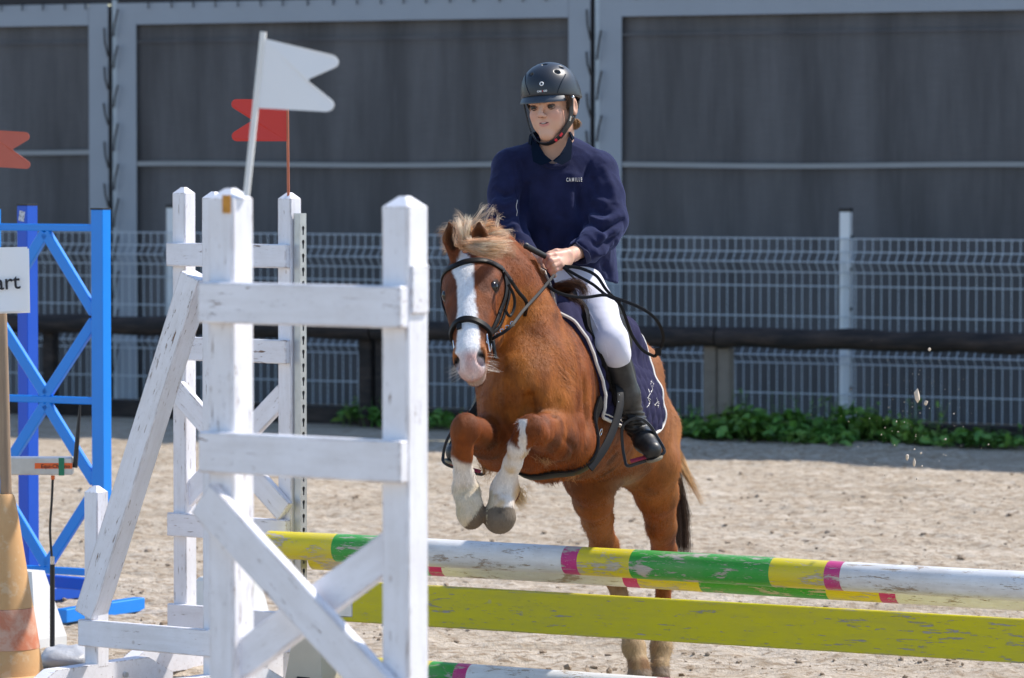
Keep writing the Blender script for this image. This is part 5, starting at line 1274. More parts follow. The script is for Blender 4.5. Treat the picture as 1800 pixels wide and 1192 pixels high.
# reins
bitp = hside(.325, -.095, 1)
def rope(pts_, wd, th, name, parent, nrmv=(0, -1, .3), mat=None):
    P_ = catmull(pts_, 7); V, F = ribbon(P_, [Vector(nrmv)]*len(P_), wd, th); mb = MB(); mb.add(V, F); return part(name, mb, mat or M['leather'], parent, world=True, smooth=True)
RD = 12.66
rope([tuple(bitp), W(894, 578, 12.27), W(921, 545, 12.36), W(951, 512, 12.50), W(974, 484, 12.62)], .009, .004, 'rein', br)
rope([W(992, 468, 12.68), W(1021, 472, 12.68), W(1048, 485, 12.66), W(1066, 510, 12.64), W(1090, 536, 12.64), W(1099, 557, 12.64), W(1110, 588, 12.65), W(1129, 615, 12.66), W(1151, 627, 12.67)], .0092, .0024, 'rein', br)
rope([W(958, 498, 12.62), W(972, 510, 12.60), W(995, 519, 12.60), W(1027, 523, 12.61), W(1062, 519, 12.62), W(1087, 526, 12.62), W(1129, 543, 12.62), W(1154, 563, 12.63), W(1166, 591, 12.65), W(1161, 612, 12.66), W(1151, 627, 12.67)], .0092, .0024, 'rein', br)
rope([W(990, 470, 12.68), W(1015, 485, 12.66), W(1042, 500, 12.64), W(1066, 519, 12.62), W(1092, 530, 12.61)], .0088, .0024, 'rein', br)
bitl = hside(.325, -.095, -1); rope([tuple(bitl), W(800, 560, 12.55), W(860, 500, 12.80), W(925, 470, 12.86)], .012, .004, 'rein', br)
mb = MB(); mb.box(tuple(W(1157, 618, 12.655)), (.018, .012, .024), bevel=.002); part('rein_buckle', mb, M['leather'], br, world=True)
# metal links between rein and bit
for k in range(5):
    c = lerp(np.array(bitp), W(905, 566, 12.30), .15+.19*k); ring(c+np.array((0, -.004, 0)), (.4*(-1)**k, -1, .3), .0062, .0016, 'chain_link', M['chrome'], br)
# ================================================================== RIDER
HC = W(971, 184, 12.98); ya = math.radians(25)
hR = np.array((math.cos(ya), -math.sin(ya), .070)); hR = nrm(hR); hF = nrm(np.array((-math.sin(ya), -math.cos(ya), -.10))); hF = nrm(hF-hR*np.dot(hF, hR)); hU = nrm(np.cross(hR, hF)); hU = hU if hU[2] > 0 else -hU
def K(r_, f_, u_): return HC+hR*r_+hF*f_+hU*u_
KA = np.array([hR, hF, hU])
SC = .93
def kk(r_, f_, u_): return K(r_*SC, f_*SC, u_*SC)
rb = Field((-.19, 12.60, .80), (.44, 13.24, 1.99), .0026); rb.k = .012
def ke(c, r_, k=None, op='add', fld=None): (fld or rb).ell(kk(*c), tuple(v*SC for v in r_), KA, k, op)
def kc(a, b, ra, rb_, k=None, op='add', fld=None, sq=None): (fld or rb).cone(kk(*a), kk(*b), ra*SC, rb_*SC, k, op, sq)
ke((0, -.012, .035), (.070, .090, .088)); ke((0, .032, -.040), (.051, .050, .058), .02)
ke((0, .046, .022), (.054, .042, .036), .015)
for sg in (-1, 1):
    kc((sg*.046, .002, -.036), (sg*.010, .064, -.094), .018, .013, .02)
    ke((sg*.034, .058, -.026), (.021, .021, .020), .015)
    ke((sg*.030, .094, .000), (.017, .0125, .0095), .008, 'sub')
    kc((sg*.014, .0865, .014), (sg*.044, .076, .014), .0055, .0050, .010)
    ke((sg*.0098, .0905, -.0285), (.0065, .008, .0052), .005)
    ke((sg*.0060, .0975, -.0330), (.0026, .0035, .0016), .002, 'sub')
    ke((sg*.0745, -.004, -.012), (.008, .017, .029), .008); ke((sg*.081, .002, -.010), (.005, .010, .018), .004, 'sub')
ke((0, .069, -.088), (.018, .016, .015), .016)
kc((0, .084, .006), (0, .1010, -.0225), .0065, .0075, .012); ke((0, .0990, -.0255), (.0078, .0075, .0068), .006)
ke((0, .070, -.052), (.022, .0115, .014), .012); kc((0, .066, -.060), (0, .068, -.084), .017, .014, .016)
for sg in (-1, 1): ke((sg*.024, .052, -.052), (.024, .021, .026), .018)
kc((-.014, .0795, -.0485), (0, .0835, -.0468), .0022, .0032, .003); kc((.014, .0795, -.0485), (0, .0835, -.0468), .0022, .0032, .003)
kc((-.011, .0795, -.0560), (.0, .0825, -.0578), .0025, .0038, .003); kc((.011, .0795, -.0560), (.0, .0825, -.0578), .0025, .0038, .003)
rb.cone(K(0, -.025, -.07), W(975, 305, 13.03), .048, .054, .03)
# trunk and limbs inside the clothes
rb.chain([W(978, 310, 13.06), W(982, 370, 13.05), W(985, 440, 13.07), W(990, 492, 13.10)], [.095, .105, .10, .115], .03, sq=((0, 1, 0), .8))
rb.cone(W(900, 303, 13.05), W(1055, 306, 13.05), .045, .045, .03)
rb.chain([W(896, 305, 13.05), W(888, 382, 12.98), W(925, 446, 12.86)], [.040, .034, .024], .02)
rb.chain([W(1058, 308, 13.05), W(1078, 392, 12.97), W(1032, 433, 12.86), W(1006, 448, 12.78)], [.040, .034, .028, .020], .02)
rb.chain([W(1020, 497, 13.05), W(1050, 552, 12.92), W(1080, 612, 12.81)], [.055, .042, .030], .02); rb.chain([W(1084, 618, 12.81), W(1098, 694, 12.85), W(1116, 744, 12.90), W(1134, 776, 12.84)], [.028, .026, .020, .018], .02)
rb.chain([W(958, 500, 13.08), W(920, 570, 12.98), W(890, 625, 12.92)], [.055, .042, .030], .02); rb.chain([W(888, 632, 12.93), W(862, 694, 12.94), W(832, 752, 12.96), W(812, 784, 12.90)], [.028, .026, .020, .018], .02)
# hand on the picture's right, closed round crop and reins
dH = 12.70
def fin(pts_, rr): rb.chain([W(*p) for p in pts_], [R(q, 12.7) for q in rr], .003)
rb.chain([W(1008, 446, 12.78), W(996, 451, 12.74)], [R(12.5, 12.7), R(13.5, 12.7)], .01, sq=((.2, 1, .5), .8))
for (a, b) in (((996, 446), (975, 449)), ((996, 451), (981, 458)), ((997, 456), (985, 463)), ((997, 460), (986, 469))): rb.cone(W(a[0], a[1], 12.735), W(b[0], b[1], 12.69), R(9, 12.7), R(6.5, 12.7), .009)
fin(((974, 448, 12.69), (964, 451, 12.675), (959, 459, 12.685), (962, 466, 12.71)), (6.2, 5.8, 5.4, 4.6))
fin(((979, 457, 12.685), (969, 459, 12.665), (963, 467, 12.675), (967, 474, 12.70)), (6.2, 5.8, 5.4, 4.6))
fin(((983, 463, 12.685), (973, 467, 12.668), (967.5, 475, 12.678), (971, 480, 12.70)), (5.9, 5.5, 5.1, 4.4))
fin(((985, 470, 12.69), (976, 474, 12.674), (971, 481, 12.682), (975, 485, 12.70)), (5.3, 4.9, 4.6, 4.0))
fin(((995, 444, 12.745), (978, 443, 12.735), (966, 447, 12.725), (958, 452, 12.72)), (6.5, 6.2, 5.6, 4.8))
# other hand, mostly behind the crest
rb.chain([W(925, 446, 12.86), W(938, 458, 12.82)], [R(12, 12.8), R(13, 12.8)], .01)
for k in range(4): rb.chain([W(942+k*1.5, 452+k*7, 12.81), W(950+k, 454+k*7, 12.795), W(953+k, 460+k*7, 12.81), W(949, 463+k*6, 12.83)], [R(5.5, 12.8)]*4, .003)
rb.chain([W(934, 448, 12.83), W(946, 446, 12.81), W(954, 450, 12.80)], [R(6, 12.8), R(5.5, 12.8), R(5, 12.8)], .004)
RV, RF = rb.mesh(); RV = smooth_mesh(RV, RF, 1)
q = (RV-HC)/SC; kr, kf, ku = q@hR, q@hF, q@hU
col = np.ones((len(RV), 3))*np.array([.64, .375, .265]); 
def bl3(c, cc, m): return c+(np.array(cc)-c)*np.clip(m, 0, 1)[:, None]
hd = ((np.abs(kr) < .1) & (ku > -.12) & (kf > -.12)).astype(float)
nzc = vnoise(RV, 60, 2)
for sg in (-1, 1): col = bl3(col, (.62, .27, .21), hd*.42*sstep(.030, .006, np.sqrt((kr-sg*.040)**2+(ku+.030)**2))*(kf > .03))
col = bl3(col, (.60, .31, .23), hd*.4*sstep(.014, .006, np.sqrt(kr**2+(ku+.026)**2))*(kf > .08))
lipm = hd*(kf > .066)*sstep(.0195, .0160, np.abs(kr-.0025))*sstep(1.15, .85, np.sqrt(((kr-.0025)/.0185)**2+((ku+.0548)/.0085)**2)); col = bl3(col, (.56, .20, .19), lipm*.8)
for sg in (-1, 1):
    brow = hd*(kf > .06)*sstep(.0036, .0020, np.abs(ku-.0155+1.8*(np.abs(kr)-.028)**2*6))*sstep(.005, .012, np.abs(kr))*sstep(.050, .044, np.abs(kr)); col = bl3(col, (.16, .08, .045), brow*.3)
    es = hd*sstep(.018, .009, np.sqrt((kr-sg*.030)**2+((ku+.001)*1.5)**2))*(kf > .05); col = bl3(col, (.30, .15, .11), es*.6)
    na = hd*sstep(.0035, .002, np.sqrt((kr-sg*.0060)**2+(ku+.0330)**2))*(kf > .09); col = bl3(col, (.15, .05, .04), na)
hair_m = hd*np.maximum(sstep(.042, .050, ku), (kf < .02)*sstep(-.04, -.02, ku)*(np.abs(kr) < .070)); col = bl3(col, (.14, .08, .045), hair_m)
hand = (RV[:, 1] < 12.80)*(RV[:, 2] < 1.50)*(RV[:, 0] > .08); col = bl3(col, (.60, .30, .25), hand*sstep(.1, .7, vnoise(RV, 90, 8))*.7)
def ptd(p): return np.linalg.norm(RV-p, axis=1)
for p in ((974, 448, 12.685), (979, 457, 12.68), (983, 463, 12.68), (985, 470, 12.685), (964, 451, 12.67), (969, 459, 12.66), (975, 484, 12.68), (966, 476, 12.67)): col = bl3(col, (.66, .27, .22), sstep(.012, .003, ptd(W(*p)))*.55)
t = NT('skin'); at = t.n('Attribute', attribute_name='Col'); t.set(color=at.outputs['Color'], rough=.48, spec=.35, sss=.05); t.b.inputs['Subsurface Radius'].default_value = (.010, .004, .002); t.b.inputs['Subsurface Scale'].default_value = .6
t.bump(t.noise(t.coord(), 350, 3), .12, .001); M['skin'] = t.m
rider = empty('person', tuple(W(985, 500, 13.08)), 'young rider in black helmet, navy sweatshirt and white breeches, sitting on the jumping pony', 'person')
me = mesh_from('body', RV, RF, M['skin'], True); colour_attr(me, np.clip(col*(1+.04*nzc[:, None]), 0, 1)); part('body', me, None, rider, world=True)
def ball(c, r_, mat, name, parent, sc=(1, 1, 1), axes=None):
    bm = bmesh.new(); bmesh.ops.create_uvsphere(bm, u_segments=20, v_segments=14, radius=1); me = bpy.data.meshes.new(name); bm.to_mesh(me); bm.free(); me.materials.append(mat)
    A = Matrix([list(axes[0])+[0], list(axes[1])+[0], list(axes[2])+[0], [0, 0, 0, 1]]).transposed() if axes is not None else Matrix.Identity(4)
    me.transform(Matrix.Translation(Vector(tuple(c))) @ A @ Matrix.Diagonal((r_*sc[0], r_*sc[1], r_*sc[2], 1))); me.polygons.foreach_set('use_smooth', [True]*len(me.polygons)); return part(name, me, None, parent, world=True)
M['sclera'] = simple('eye_white', (.15, .12, .11), .25, .03, 5, 0); M['iris'] = simple('brown_iris', (.010, .005, .003), .25, .2, 5, 0)
for sg in (-1, 1):
    e = ball(kk(sg*.030, .0725, .000), .0118*SC, M['sclera'], 'eye', rider); ball(kk(sg*.030-.0010, .0725+.0055, -.0012), .0096*SC, M['iris'], 'iris', e, (1, .75, 1), KA)
    for (u0, u1, nm, rr_) in ((.0050, .0036, 'upper_lid', .0018), (-.0064, -.0054, 'lower_lid', .0013)):
        P_ = catmull([kk(sg*.030+x, .0840-abs(x)*.38-(.001 if x else 0), .000+(u0 if x == 0 else (u1 if abs(x) < .010 else .0005))) for x in (-.0135, -.007, 0, .007, .0135)], 3); mb = MB(); mb.tube(P_, rr_*SC, 6)
        part(nm, mb, simple('lid_skin', (.40, .22, .16) if nm == 'lower_lid' else (.10, .05, .035), .5, .05, 5, 0), e, world=True, smooth=True)
bar = Matrix([list(KA[0])+[0], list(KA[1])+[0], list(KA[2])+[0], [0, 0, 0, 1]]).transposed()
rbv = bvh_of(RV, RF)
def fhit(r_, u_):
    o = kk(r_, .20, u_); c, n, i, d_ = rbv.ray_cast(Vector(tuple(o)), Vector(tuple(-hF))); return np.array(c) if c is not None else kk(r_, .085, u_)
mi_ = simple('mouth_inside', (.045, .010, .010), .6, .1, 5, 0); th_ = simple('teeth', (.70, .66, .60), .3, .02, 5, 0)
def lipribbon(name, rs, us, wd_, off, mat):
    P_ = [fhit(a_, b_)+hF*off for a_, b_ in zip(rs, us)]; P_ = catmull(P_, 4); m = len(P_)
    V, F = ribbon(P_, [Vector(tuple(hF))]*m, wd_, .0012, 0, taper=lambda q: .25+.75*math.sin(math.pi*min(1, max(0, q)))**.8); mb = MB(); mb.add(V, F); return part(name, mb, mat, rider, world=True, smooth=True)
lipribbon('mouth', (-.0130, -.0055, .0025, .0105, .0180), (-.0505, -.0520, -.0525, -.0520, -.0505), .0046, -.0004, mi_)
lipribbon('teeth', (-.0050, .0025, .0100), (-.0510, -.0514, -.0510), .0022, .0004, th_)
# ---- helmet (own frame, slightly tipped)
M['shell'] = NT('matt_black_shell').set(color=(.018, .022, .030), rough=.38, spec=.5).m
M['shellgloss'] = NT('black_vent_trim').set(color=(.008, .009, .012), rough=.3, spec=.5).m
hf = Field(tuple(HC-np.array((.17, .17, .06))), tuple(HC+np.array((.17, .17, .20))), .0024); hf.k = .01
HCt = (-.008, -.012, .036)
hf.ell(kk(*HCt), (.0850, .1040, .0870), KA, .01); hf.ell(kk(-.008, .0, .070), (.069, .080, .058), KA, .02)
hf.ell(kk(-.006, -.04, .0), (.078, .082, .070), KA, .02)
# open the underside along a sloping brim line, then hollow
hf.cut(kk(0, .10, .037), hU*-1+hF*.16, .20, .004); hf.ell(kk(-.006, -.014, .030), (.0725, .093, .076), KA, .004, 'sub')
VV, FF = hf.mesh(); hb0 = bvh_of(VV, FF)
for px, py in ((933.5, 131), (979.5, 126), (986.5, 118), (957, 113)):
    c, n, i, d_ = hb0.ray_cast(CAMV, (Vector(tuple(W(px, py, 10)))-CAMV).normalized())
    if c is not None: nn_ = np.array(n); hf.ell(np.array(c), (.0085, .0062, .009), np.array([nrm(np.cross((0, 0, 1), nn_)), nrm(np.cross(nn_, np.cross((0, 0, 1), nn_))), nn_]), .004, 'sub')
VV, FF = hf.mesh(); VV = smooth_mesh(VV, FF, 2)
helmet = part('helmet', mesh_from('helmet', VV, FF, M['shell'], True), None, rider, world=True)
hb = bvh_of(VV, FF)
# the back and sides come lower: nape piece
nf = Field(tuple(HC-np.array((.17, .17, .12))), tuple(HC+np.array((.17, .17, .10))), .003); nf.k = .008
nf.ell(kk(-.006, -.020, .025), (.0800, .100, .086), KA); nf.cut(kk(0, 0, -.030), hU*-1-hF*.15, .22, .004); nf.cut(kk(0, 0, .035), hU, .22, .004); nf.cut(kk(0, .014, 0), hF-hU*.4, .22, .004); nf.ell(kk(0, -.016, .02), (.0725, .092, .105), KA, .004, 'sub')
VV, FF = nf.mesh(); part('nape_shell', mesh_from('nape_shell', smooth_mesh(VV, FF, 1), FF, M['shell'], True), None, helmet, world=True)
# peak
V = []; F = []; na = 25; nr = 7
for s_ in (0, 1):
    for i in range(na):
        th = math.radians(lerp(-56, 56, i/(na-1)))
        for j in range(nr):
            rr = lerp(0, 1, j/(nr-1)); ext = .017*math.cos(th)**.7*rr if abs(math.cos(th)) > 0 else 0
            rx = -.007+(.0795+ext)*math.sin(th); fy = -.012+(.0990+ext*1.1)*math.cos(th); uz = .036-.014*rr-.005*rr*rr-(.0035 if s_ else 0)-.006*(1-math.cos(th))
            V.append(K(rx, fy, uz))
for s_ in (0, 1):
    o_ = s_*na*nr
    for i in range(na-1):
        for j in range(nr-1): a = o_+i*nr+j; F.append((a, a+1, a+nr+1, a+nr))
o_ = na*nr
for i in range(na-1): F.append((i*nr+nr-1, o_+i*nr+nr-1, o_+(i+1)*nr+nr-1, (i+1)*nr+nr-1)); F.append((i*nr, o_+i*nr, o_+(i+1)*nr, (i+1)*nr))
M['peak'] = NT('grey_black_peak').set(color=(.032, .042, .058), rough=.42, spec=.5).m
mb = MB(); mb.add(V, F); part('peak', mb, M['peak'], helmet, world=True, smooth=True)
P_ = [K(-.007+(.0815)*math.sin(math.radians(a)), -.012+.1020*math.cos(math.radians(a)), .038-.006*(1-math.cos(math.radians(a)))) for a in range(-60, 61, 6)]
mb = MB(); mb.tube(P_, .0028, 6); part('peak_seam', mb, M['shellgloss'], helmet, world=True, smooth=True)
def on_helmet(px, py):
    dv = (Vector(tuple(W(px, py, 10)))-CAMV).normalized(); c, n, i, d_ = hb.ray_cast(CAMV, dv); return c, n
for pts_ in (((925, 130), (923, 140), (926, 155), (931, 166)), ((1001, 122), (994, 131), (988, 143), (983, 155), (980, 164))):
    P_ = [c+n*.0003 for c, n in (on_helmet(*p) for p in pts_) if c is not None]; mb = MB(); mb.tube(catmull(P_, 4), .0022, 6); part('shell_seam', mb, M['shellgloss'], helmet, world=True, smooth=True)
c, n = on_helmet(952, 147.5); lg = simple('silver_logo', (.75, .76, .78), .35, .02, 5, 0)
ring(c+n*.001, n, .0050, .0017, 'round_logo', lg, helmet)
for word, px in (('CAS', 944), ('I', 953.2), ('CO', 955.4)):
    me = text_mesh(word, .0072, .0002, .00035); me.materials.clear(); me.materials.append(lg if word != 'I' else simple('red_logo', (.6, .03, .03), .4, .02, 5, 0))
    c, n = on_helmet(952, 160); bz = Vector(tuple(hU)); rx = bz.cross(n).normalized(); uy = n.cross(rx); 
    Mx = Matrix((( rx.x, uy.x, n.x, 0), (rx.y, uy.y, n.y, 0), (rx.z, uy.z, n.z, 0), (0, 0, 0, 1)))
    me.transform(Matrix.Translation(c+n*.0012+rx*R(px-952, 12.87)-uy*.003) @ Mx); part('lettering', me, None, helmet, world=True)
ball(K(.082, .030, .018), .0055, M['chrome'], 'rivet', helmet, (1, 1, 1))
# chin straps
def kstrap(pts_, wd, name, mat=None, nv=None):
    P_ = catmull([Vector(tuple(K(p[0]*.97-.004, p[1], p[2]*.96+.002))) for p in pts_], 6); nn = [Vector(tuple(p))-Vector(tuple(K(0, .0, p_z))) for p, p_z in zip(P_, [0]*len(P_))]
    V, F = ribbon(P_, nn, wd*1.3, .0035); mb = MB(); mb.add(V, F); return part(name, mb, mat or M['black'], helmet, world=True, smooth=True)
kstrap([(.078, .020, .020), (.075, .022, -.015), (.070, .025, -.045), (.056, .040, -.080), (.030, .058, -.107), (.0, .066, -.117), (-.030, .058, -.107), (-.056, .040, -.078), (-.070, .030, -.035), (-.080, .022, .022)], .014, 'chin_strap')
kstrap([(.079, -.030, .0), (.074, -.010, -.035), (.066, .012, -.062), (.056, .036, -.080)], .013, 'rear_strap')
kstrap([(.062, .034, -.068), (.052, .044, -.086), (.042, .053, -.099)], .019, 'strap_pad')
kstrap([(.050, .0525, -.088), (.044, .058, -.097)], .009, 'red_buckle', simple('red_buckle', (.65, .02, .04), .4)); kstrap([(.036, .062, -.105), (.030, .0645, -.110)], .008, 'red_buckle', bpy.data.materials['red_buckle'])
kstrap([(.072, .024, -.040), (.068, .028, -.055)], .005, 'strap_slider', M['chrome'])
# hair bun and wisps
bt = []
r = np.random.default_rng(5)
for k in range(14):
    c0 = K(.046, -.040, -.052); a = r.normal(size=3)*.006
    ctrl = [c0+a*.6, c0+a*.6+hR*.005-hU*.004, c0+a*.6+hR*.010-hU*.010, c0+a*.6+hR*.007-hU*.019, c0+a*.6-hR*.003-hU*.016, c0+a*.6+hR*.003-hU*.007]
    pth = np.array(catmull(ctrl, 4)); m = len(pth); tw = np.linspace(0, 1, m)[None, :, None]; path = pth[None]+r.normal(size=(16, 1, 3))*.0015*(1+tw)
    V, F = strands(None, path, .0006, .0003); bt.append((V, F, np.repeat(np.array([.34, .20, .10])[None]*r.uniform(.6, 1.4, (16, 1)), m*3, 0)))
for k in range(6):
    c0 = K(.068, .030+.006*k-.01, .022); pth = np.array(catmull([c0, c0+hR*.004-hU*.014, c0+hR*.002-hU*.030+hF*.002], 4)); m = len(pth); path = pth[None]+r.normal(size=(14, 1, 3))*.0030
    V, F = strands(None, path, .0005, .0002); bt.append((V, F, np.repeat(np.array([.055, .030, .018])[None]*r.uniform(.6, 1.4, (14, 1)), m*3, 0)))
_p = pony
def hair_on(name, bt, parent):
    Vs = []; Fs = []; Cs = []; o = 0
    for V, F, c_ in bt: Vs.append(V); Fs.append(F+o); Cs.append(c_); o += len(V)
    me = mesh_from(name, np.concatenate(Vs), np.concatenate(Fs), M['hairc'], True); colour_attr(me, np.clip(np.concatenate(Cs), 0, 1)); return part(name, me, None, parent, world=True, kind='stuff')
hair_on('hair', bt, rider)
# ---- sweatshirt
t = NT('navy_sweatshirt'); c = t.coord()
n1 = t.noise(c, 18, 5, .6); n2 = t.noise(c, 420, 3, .7)
t.set(color=t.mix(t.ramp(n1, [(.3, 0), (.75, 1)]), (.0085, .010, .034), (.017, .020, .062)), rough=.92, spec=.15, sheen=.16); t.b.inputs['Sheen Roughness'].default_value = .5; t.b.inputs['Sheen Tint'].default_value = (.35, .45, .95, 1)
t.bump(n2, .35, .0012); M['sweat'] = t.m
cf = Field((-.16, 12.58, 1.22), (.46, 13.34, 1.80), .0036); cf.k = .02
cf.chain([W(977, 292, 13.05), W(978, 325, 13.04), W(984, 380, 13.03), W(990, 440, 13.04), W(996, 488, 13.06)], [.098, .132, .140, .146, .152], .03, sq=((0, 1, 0), .78))
cf.cone(W(972, 272, 13.03), W(905, 296, 13.04), .050, .058, .03); cf.cone(W(972, 272, 13.03), W(1045, 300, 13.04), .050, .062, .03)
cf.chain([W(901, 300, 13.03), W(893, 340, 12.99), W(889, 380, 12.95), W(905, 420, 12.90), W(924, 444, 12.85)], [R(38, 13), R(33, 13), R(32, 13), R(25, 12.9), R(20, 12.9)], .018)
cf.chain([W(1050, 306, 13.03), W(1062, 345, 12.99), W(1068, 388, 12.95), W(1058, 413, 12.91), W(1036, 432, 12.85), W(1020, 443, 12.815)], [R(37, 13), R(34, 13), R(34, 13), R(30, 12.9), R(26, 12.85), R(23, 12.8)], .018)
# loose hem towards the right, cut level
cf.cone(W(1040, 420, 13.02), W(1060, 500, 13.03), R(26, 13), R(22, 13), .02)
cf.cut(W(1000, 474, 12.95), (-.30, 0, -1), .26, .006); cf.ell(W(990, 500, 13.06), (.150, .112, .07), None, .006, 'sub')
ax = nrm(W(1012, 447, 12.80)-W(1036, 432, 12.85)); cf.cut(W(1016, 446, 12.805), ax, .058, .004); cf.cone(W(1008, 451, 12.78), W(1030, 437, 12.835), .031, .022, .004, 'sub')
# neck opening
cf.cone(W(972, 245, 13.0), W(973, 270, 12.985), .055, .046, .006, 'sub')
CV, CF = cf.mesh(); cg = cf.grad(CV)
_cb = bvh_of(CV, CF)
folds = [([(1028, 372), (1058, 392), (1098, 372)], .010, .012), ([(1024, 398), (1056, 416), (1096, 396)], .011, .012), ([(1016, 424), (1050, 446), (1080, 428)], .008, .010), ([(1040, 350), (1072, 362), (1100, 350)], .006, .012),
         ([(1030, 386), (1058, 404), (1098, 384)], -.009, .008), ([(1020, 412), (1050, 432), (1088, 412)], -.008, .008), ([(1036, 362), (1064, 377), (1098, 361)], -.006, .008),
         ([(1014, 318), (1018, 360), (1028, 400)], -.014, .014), ([(1020, 400), (1008, 430), (1002, 470)], -.010, .012), ([(928, 320), (920, 365), (924, 412)], -.014, .014), ([(1012, 412), (998, 440), (990, 470)], .008, .010),
         ([(1040, 440), (1046, 470), (1050, 496)], .008, .012), ([(1060, 440), (1064, 470), (1070, 494)], -.008, .010), ([(1024, 450), (1028, 475), (1030, 492)], -.006, .008),
         ([(945, 310), (950, 360), (946, 420)], .004, .016), ([(985, 380), (978, 430), (984, 470)], .005, .014), ([(962, 400), (960, 440), (955, 465)], -.005, .010), ([(1000, 300), (1014, 330), (1012, 370)], .004, .014),
         ([(866, 330), (888, 344), (912, 334)], -.006, .008), ([(866, 352), (886, 362), (912, 354)], .006, .010), ([(866, 374), (888, 384), (914, 376)], -.007, .008), ([(874, 396), (892, 402), (914, 396)], .006, .009),
         ([(1046, 268), (1032, 296), (1022, 326)], -.004, .006), ([(905, 268), (914, 296), (920, 326)], -.004, .006), ([(1058, 290), (1076, 330), (1080, 360)], .005, .014), ([(1040, 310), (1050, 345)], -.005, .010)]
for pts_, amp, wd in folds: CV = px_crease(CV, cg, _cb, pts_, amp*1.35, wd)
def ridged(P, sc, seed): return (1-np.abs(vnoise(P, sc, seed))*1.6)
CV = CV+cg*(.0035*fbm(CV*np.array([1, 1, .5])+.5*CV[:, [2, 0, 1]], 12, 3, 3)+.0022*np.clip(ridged(CV*np.array([1, 1, .6])+.4*CV[:, [2, 0, 1]], 15, 19), 0, 1)**2+.0010*fbm(CV, 60, 2, 9))[:, None]; CV = smooth_mesh(CV, CF, 1)
sweat = part('sweatshirt', mesh_from('sweatshirt', CV, CF, M['sweat'], True), None, rider, world=True)
cb = bvh_of(CV, CF)
# cuff band, seams
def onc(px, py):
    dv = (Vector(tuple(W(px, py, 10)))-CAMV).normalized(); c, n, i, d_ = cb.ray_cast(CAMV, dv); return c, n
def seam(pts_, wd, th, name, mat, parent, off=.0005):
    P_ = [onc(*p)[0] for p in pts_]; P_ = [p for p in P_ if p is not None]; Q = catmull(P_, 5); o, n = snap(cb, Q, off); V, F = ribbon(o, n, wd, th); mb = MB(); mb.add(V, F); return part(name, mb, mat, parent, world=True, smooth=True)
M['sweatrib'] = simple('navy_rib', (.022, .026, .075), .9, .1, 60, .5, 300, .001, sheen=.15)
seam([(1014, 428), (1024, 436), (1032, 448), (1035, 460)], .016, .003, 'cuff', M['sweatrib'], sweat)
seam([(1046, 262), (1036, 290), (1026, 318), (1020, 345)], .0025, .001, 'shoulder_seam', M['sweat'], sweat)
seam([(892, 266), (900, 290), (906, 320), (910, 350)], .0025, .001, 'shoulder_seam', M['sweat'], sweat)
seam([(938, 270), (948, 284), (962, 292), (976, 294), (990, 291), (1000, 282), (1006, 266)], .012, .003, 'neck_rib', M['sweat'], sweat)
# CAMILLE, embroidered
for i_, ch in enumerate('CAMILLE'):
    px = (995.3, 999.8, 1004.9, 1010.9, 1013.2, 1017.0, 1020.7)[i_]
    me = text_mesh(ch, .0158, .0009, .0003); me.transform(Matrix.Diagonal((.58, 1, 1, 1))); me.materials.clear(); me.materials.append(M['piping'] if 'thread' not in M else M['thread'])
    c, n = onc(px, 319.5-i_*.10)
    if c is None: continue
    c2, n2 = onc(1009, 315); n = n2; up_ = Vector((0, 0, 1)); rx = up_.cross(n).normalized(); uy = n.cross(rx)
    Mx = Matrix(((rx.x, uy.x, n.x, 0), (rx.y, uy.y, n.y, 0), (rx.z, uy.z, n.z, 0), (0, 0, 0, 1))); me.transform(Matrix.Translation(c) @ Mx)
    for v in me.vertices:
        rel = (v.co-c).dot(n); h_, hn2, hi2, hd2 = cb.ray_cast(v.co+n*.06, -n)
        if h_ is not None: v.co = h_+n*(rel+.0012)
    part('lettering', me, None, sweat, world=True)
# polo collar
M['polo'] = simple('dark_teal_navy_cotton', (.003, .008, .020), .95, .15, 30, .3, 300, .0008, spec=.1)
lab = [[(930, 248, 13.02), (938, 246, 12.96), (941, 262, 12.925), (938, 281, 12.905), (952, 291, 12.893), (966, 284, 12.893), (950, 266, 12.915)],
       ]
def flap(pts_front, name):
    P_ = [Vector(tuple(W(*p))) for p in pts_front]; c = sum(P_, Vector())/len(P_); mb = MB(); n = len(P_)
    th = Vector((0, -.004, 0)); V = [p for p in P_]+[c+Vector((0, -.004, .001))]+[p-th for p in P_]; F = [(i, (i+1) % n, n) for i in range(n)]+[(i, (i+1) % n, n+1+(i+1) % n, n+1+i) for i in range(n)]
    mb.add(V, F); return part(name, mb, M['polo'], sweat, world=True, smooth=True)
flap([(936, 246, 12.955), (934, 262, 12.935), (937, 284, 12.915), (951, 291, 12.905), (971, 283, 12.905), (958, 272, 12.918), (948, 256, 12.935)], 'collar')
flap([(1000, 238, 12.965), (1006, 250, 12.955), (1004, 280, 12.925), (988, 290, 12.905), (971, 283, 12.903), (984, 272, 12.912), (994, 256, 12.935)], 'collar')
P_ = [W(936, 248, 12.955), W(932, 244, 13.0), W(950, 236, 13.07), W(980, 234, 13.08), W(1004, 236, 13.02), W(1002, 240, 12.965)]; P_ = catmull(P_, 5); V, F = ribbon(P_, [Vector(tuple(p-W(972, 250, 13.0))) for p in P_], .026, .004, 0); mb = MB(); mb.add(V, F); part('collar_stand', mb, M['polo'], sweat, world=True, smooth=True)
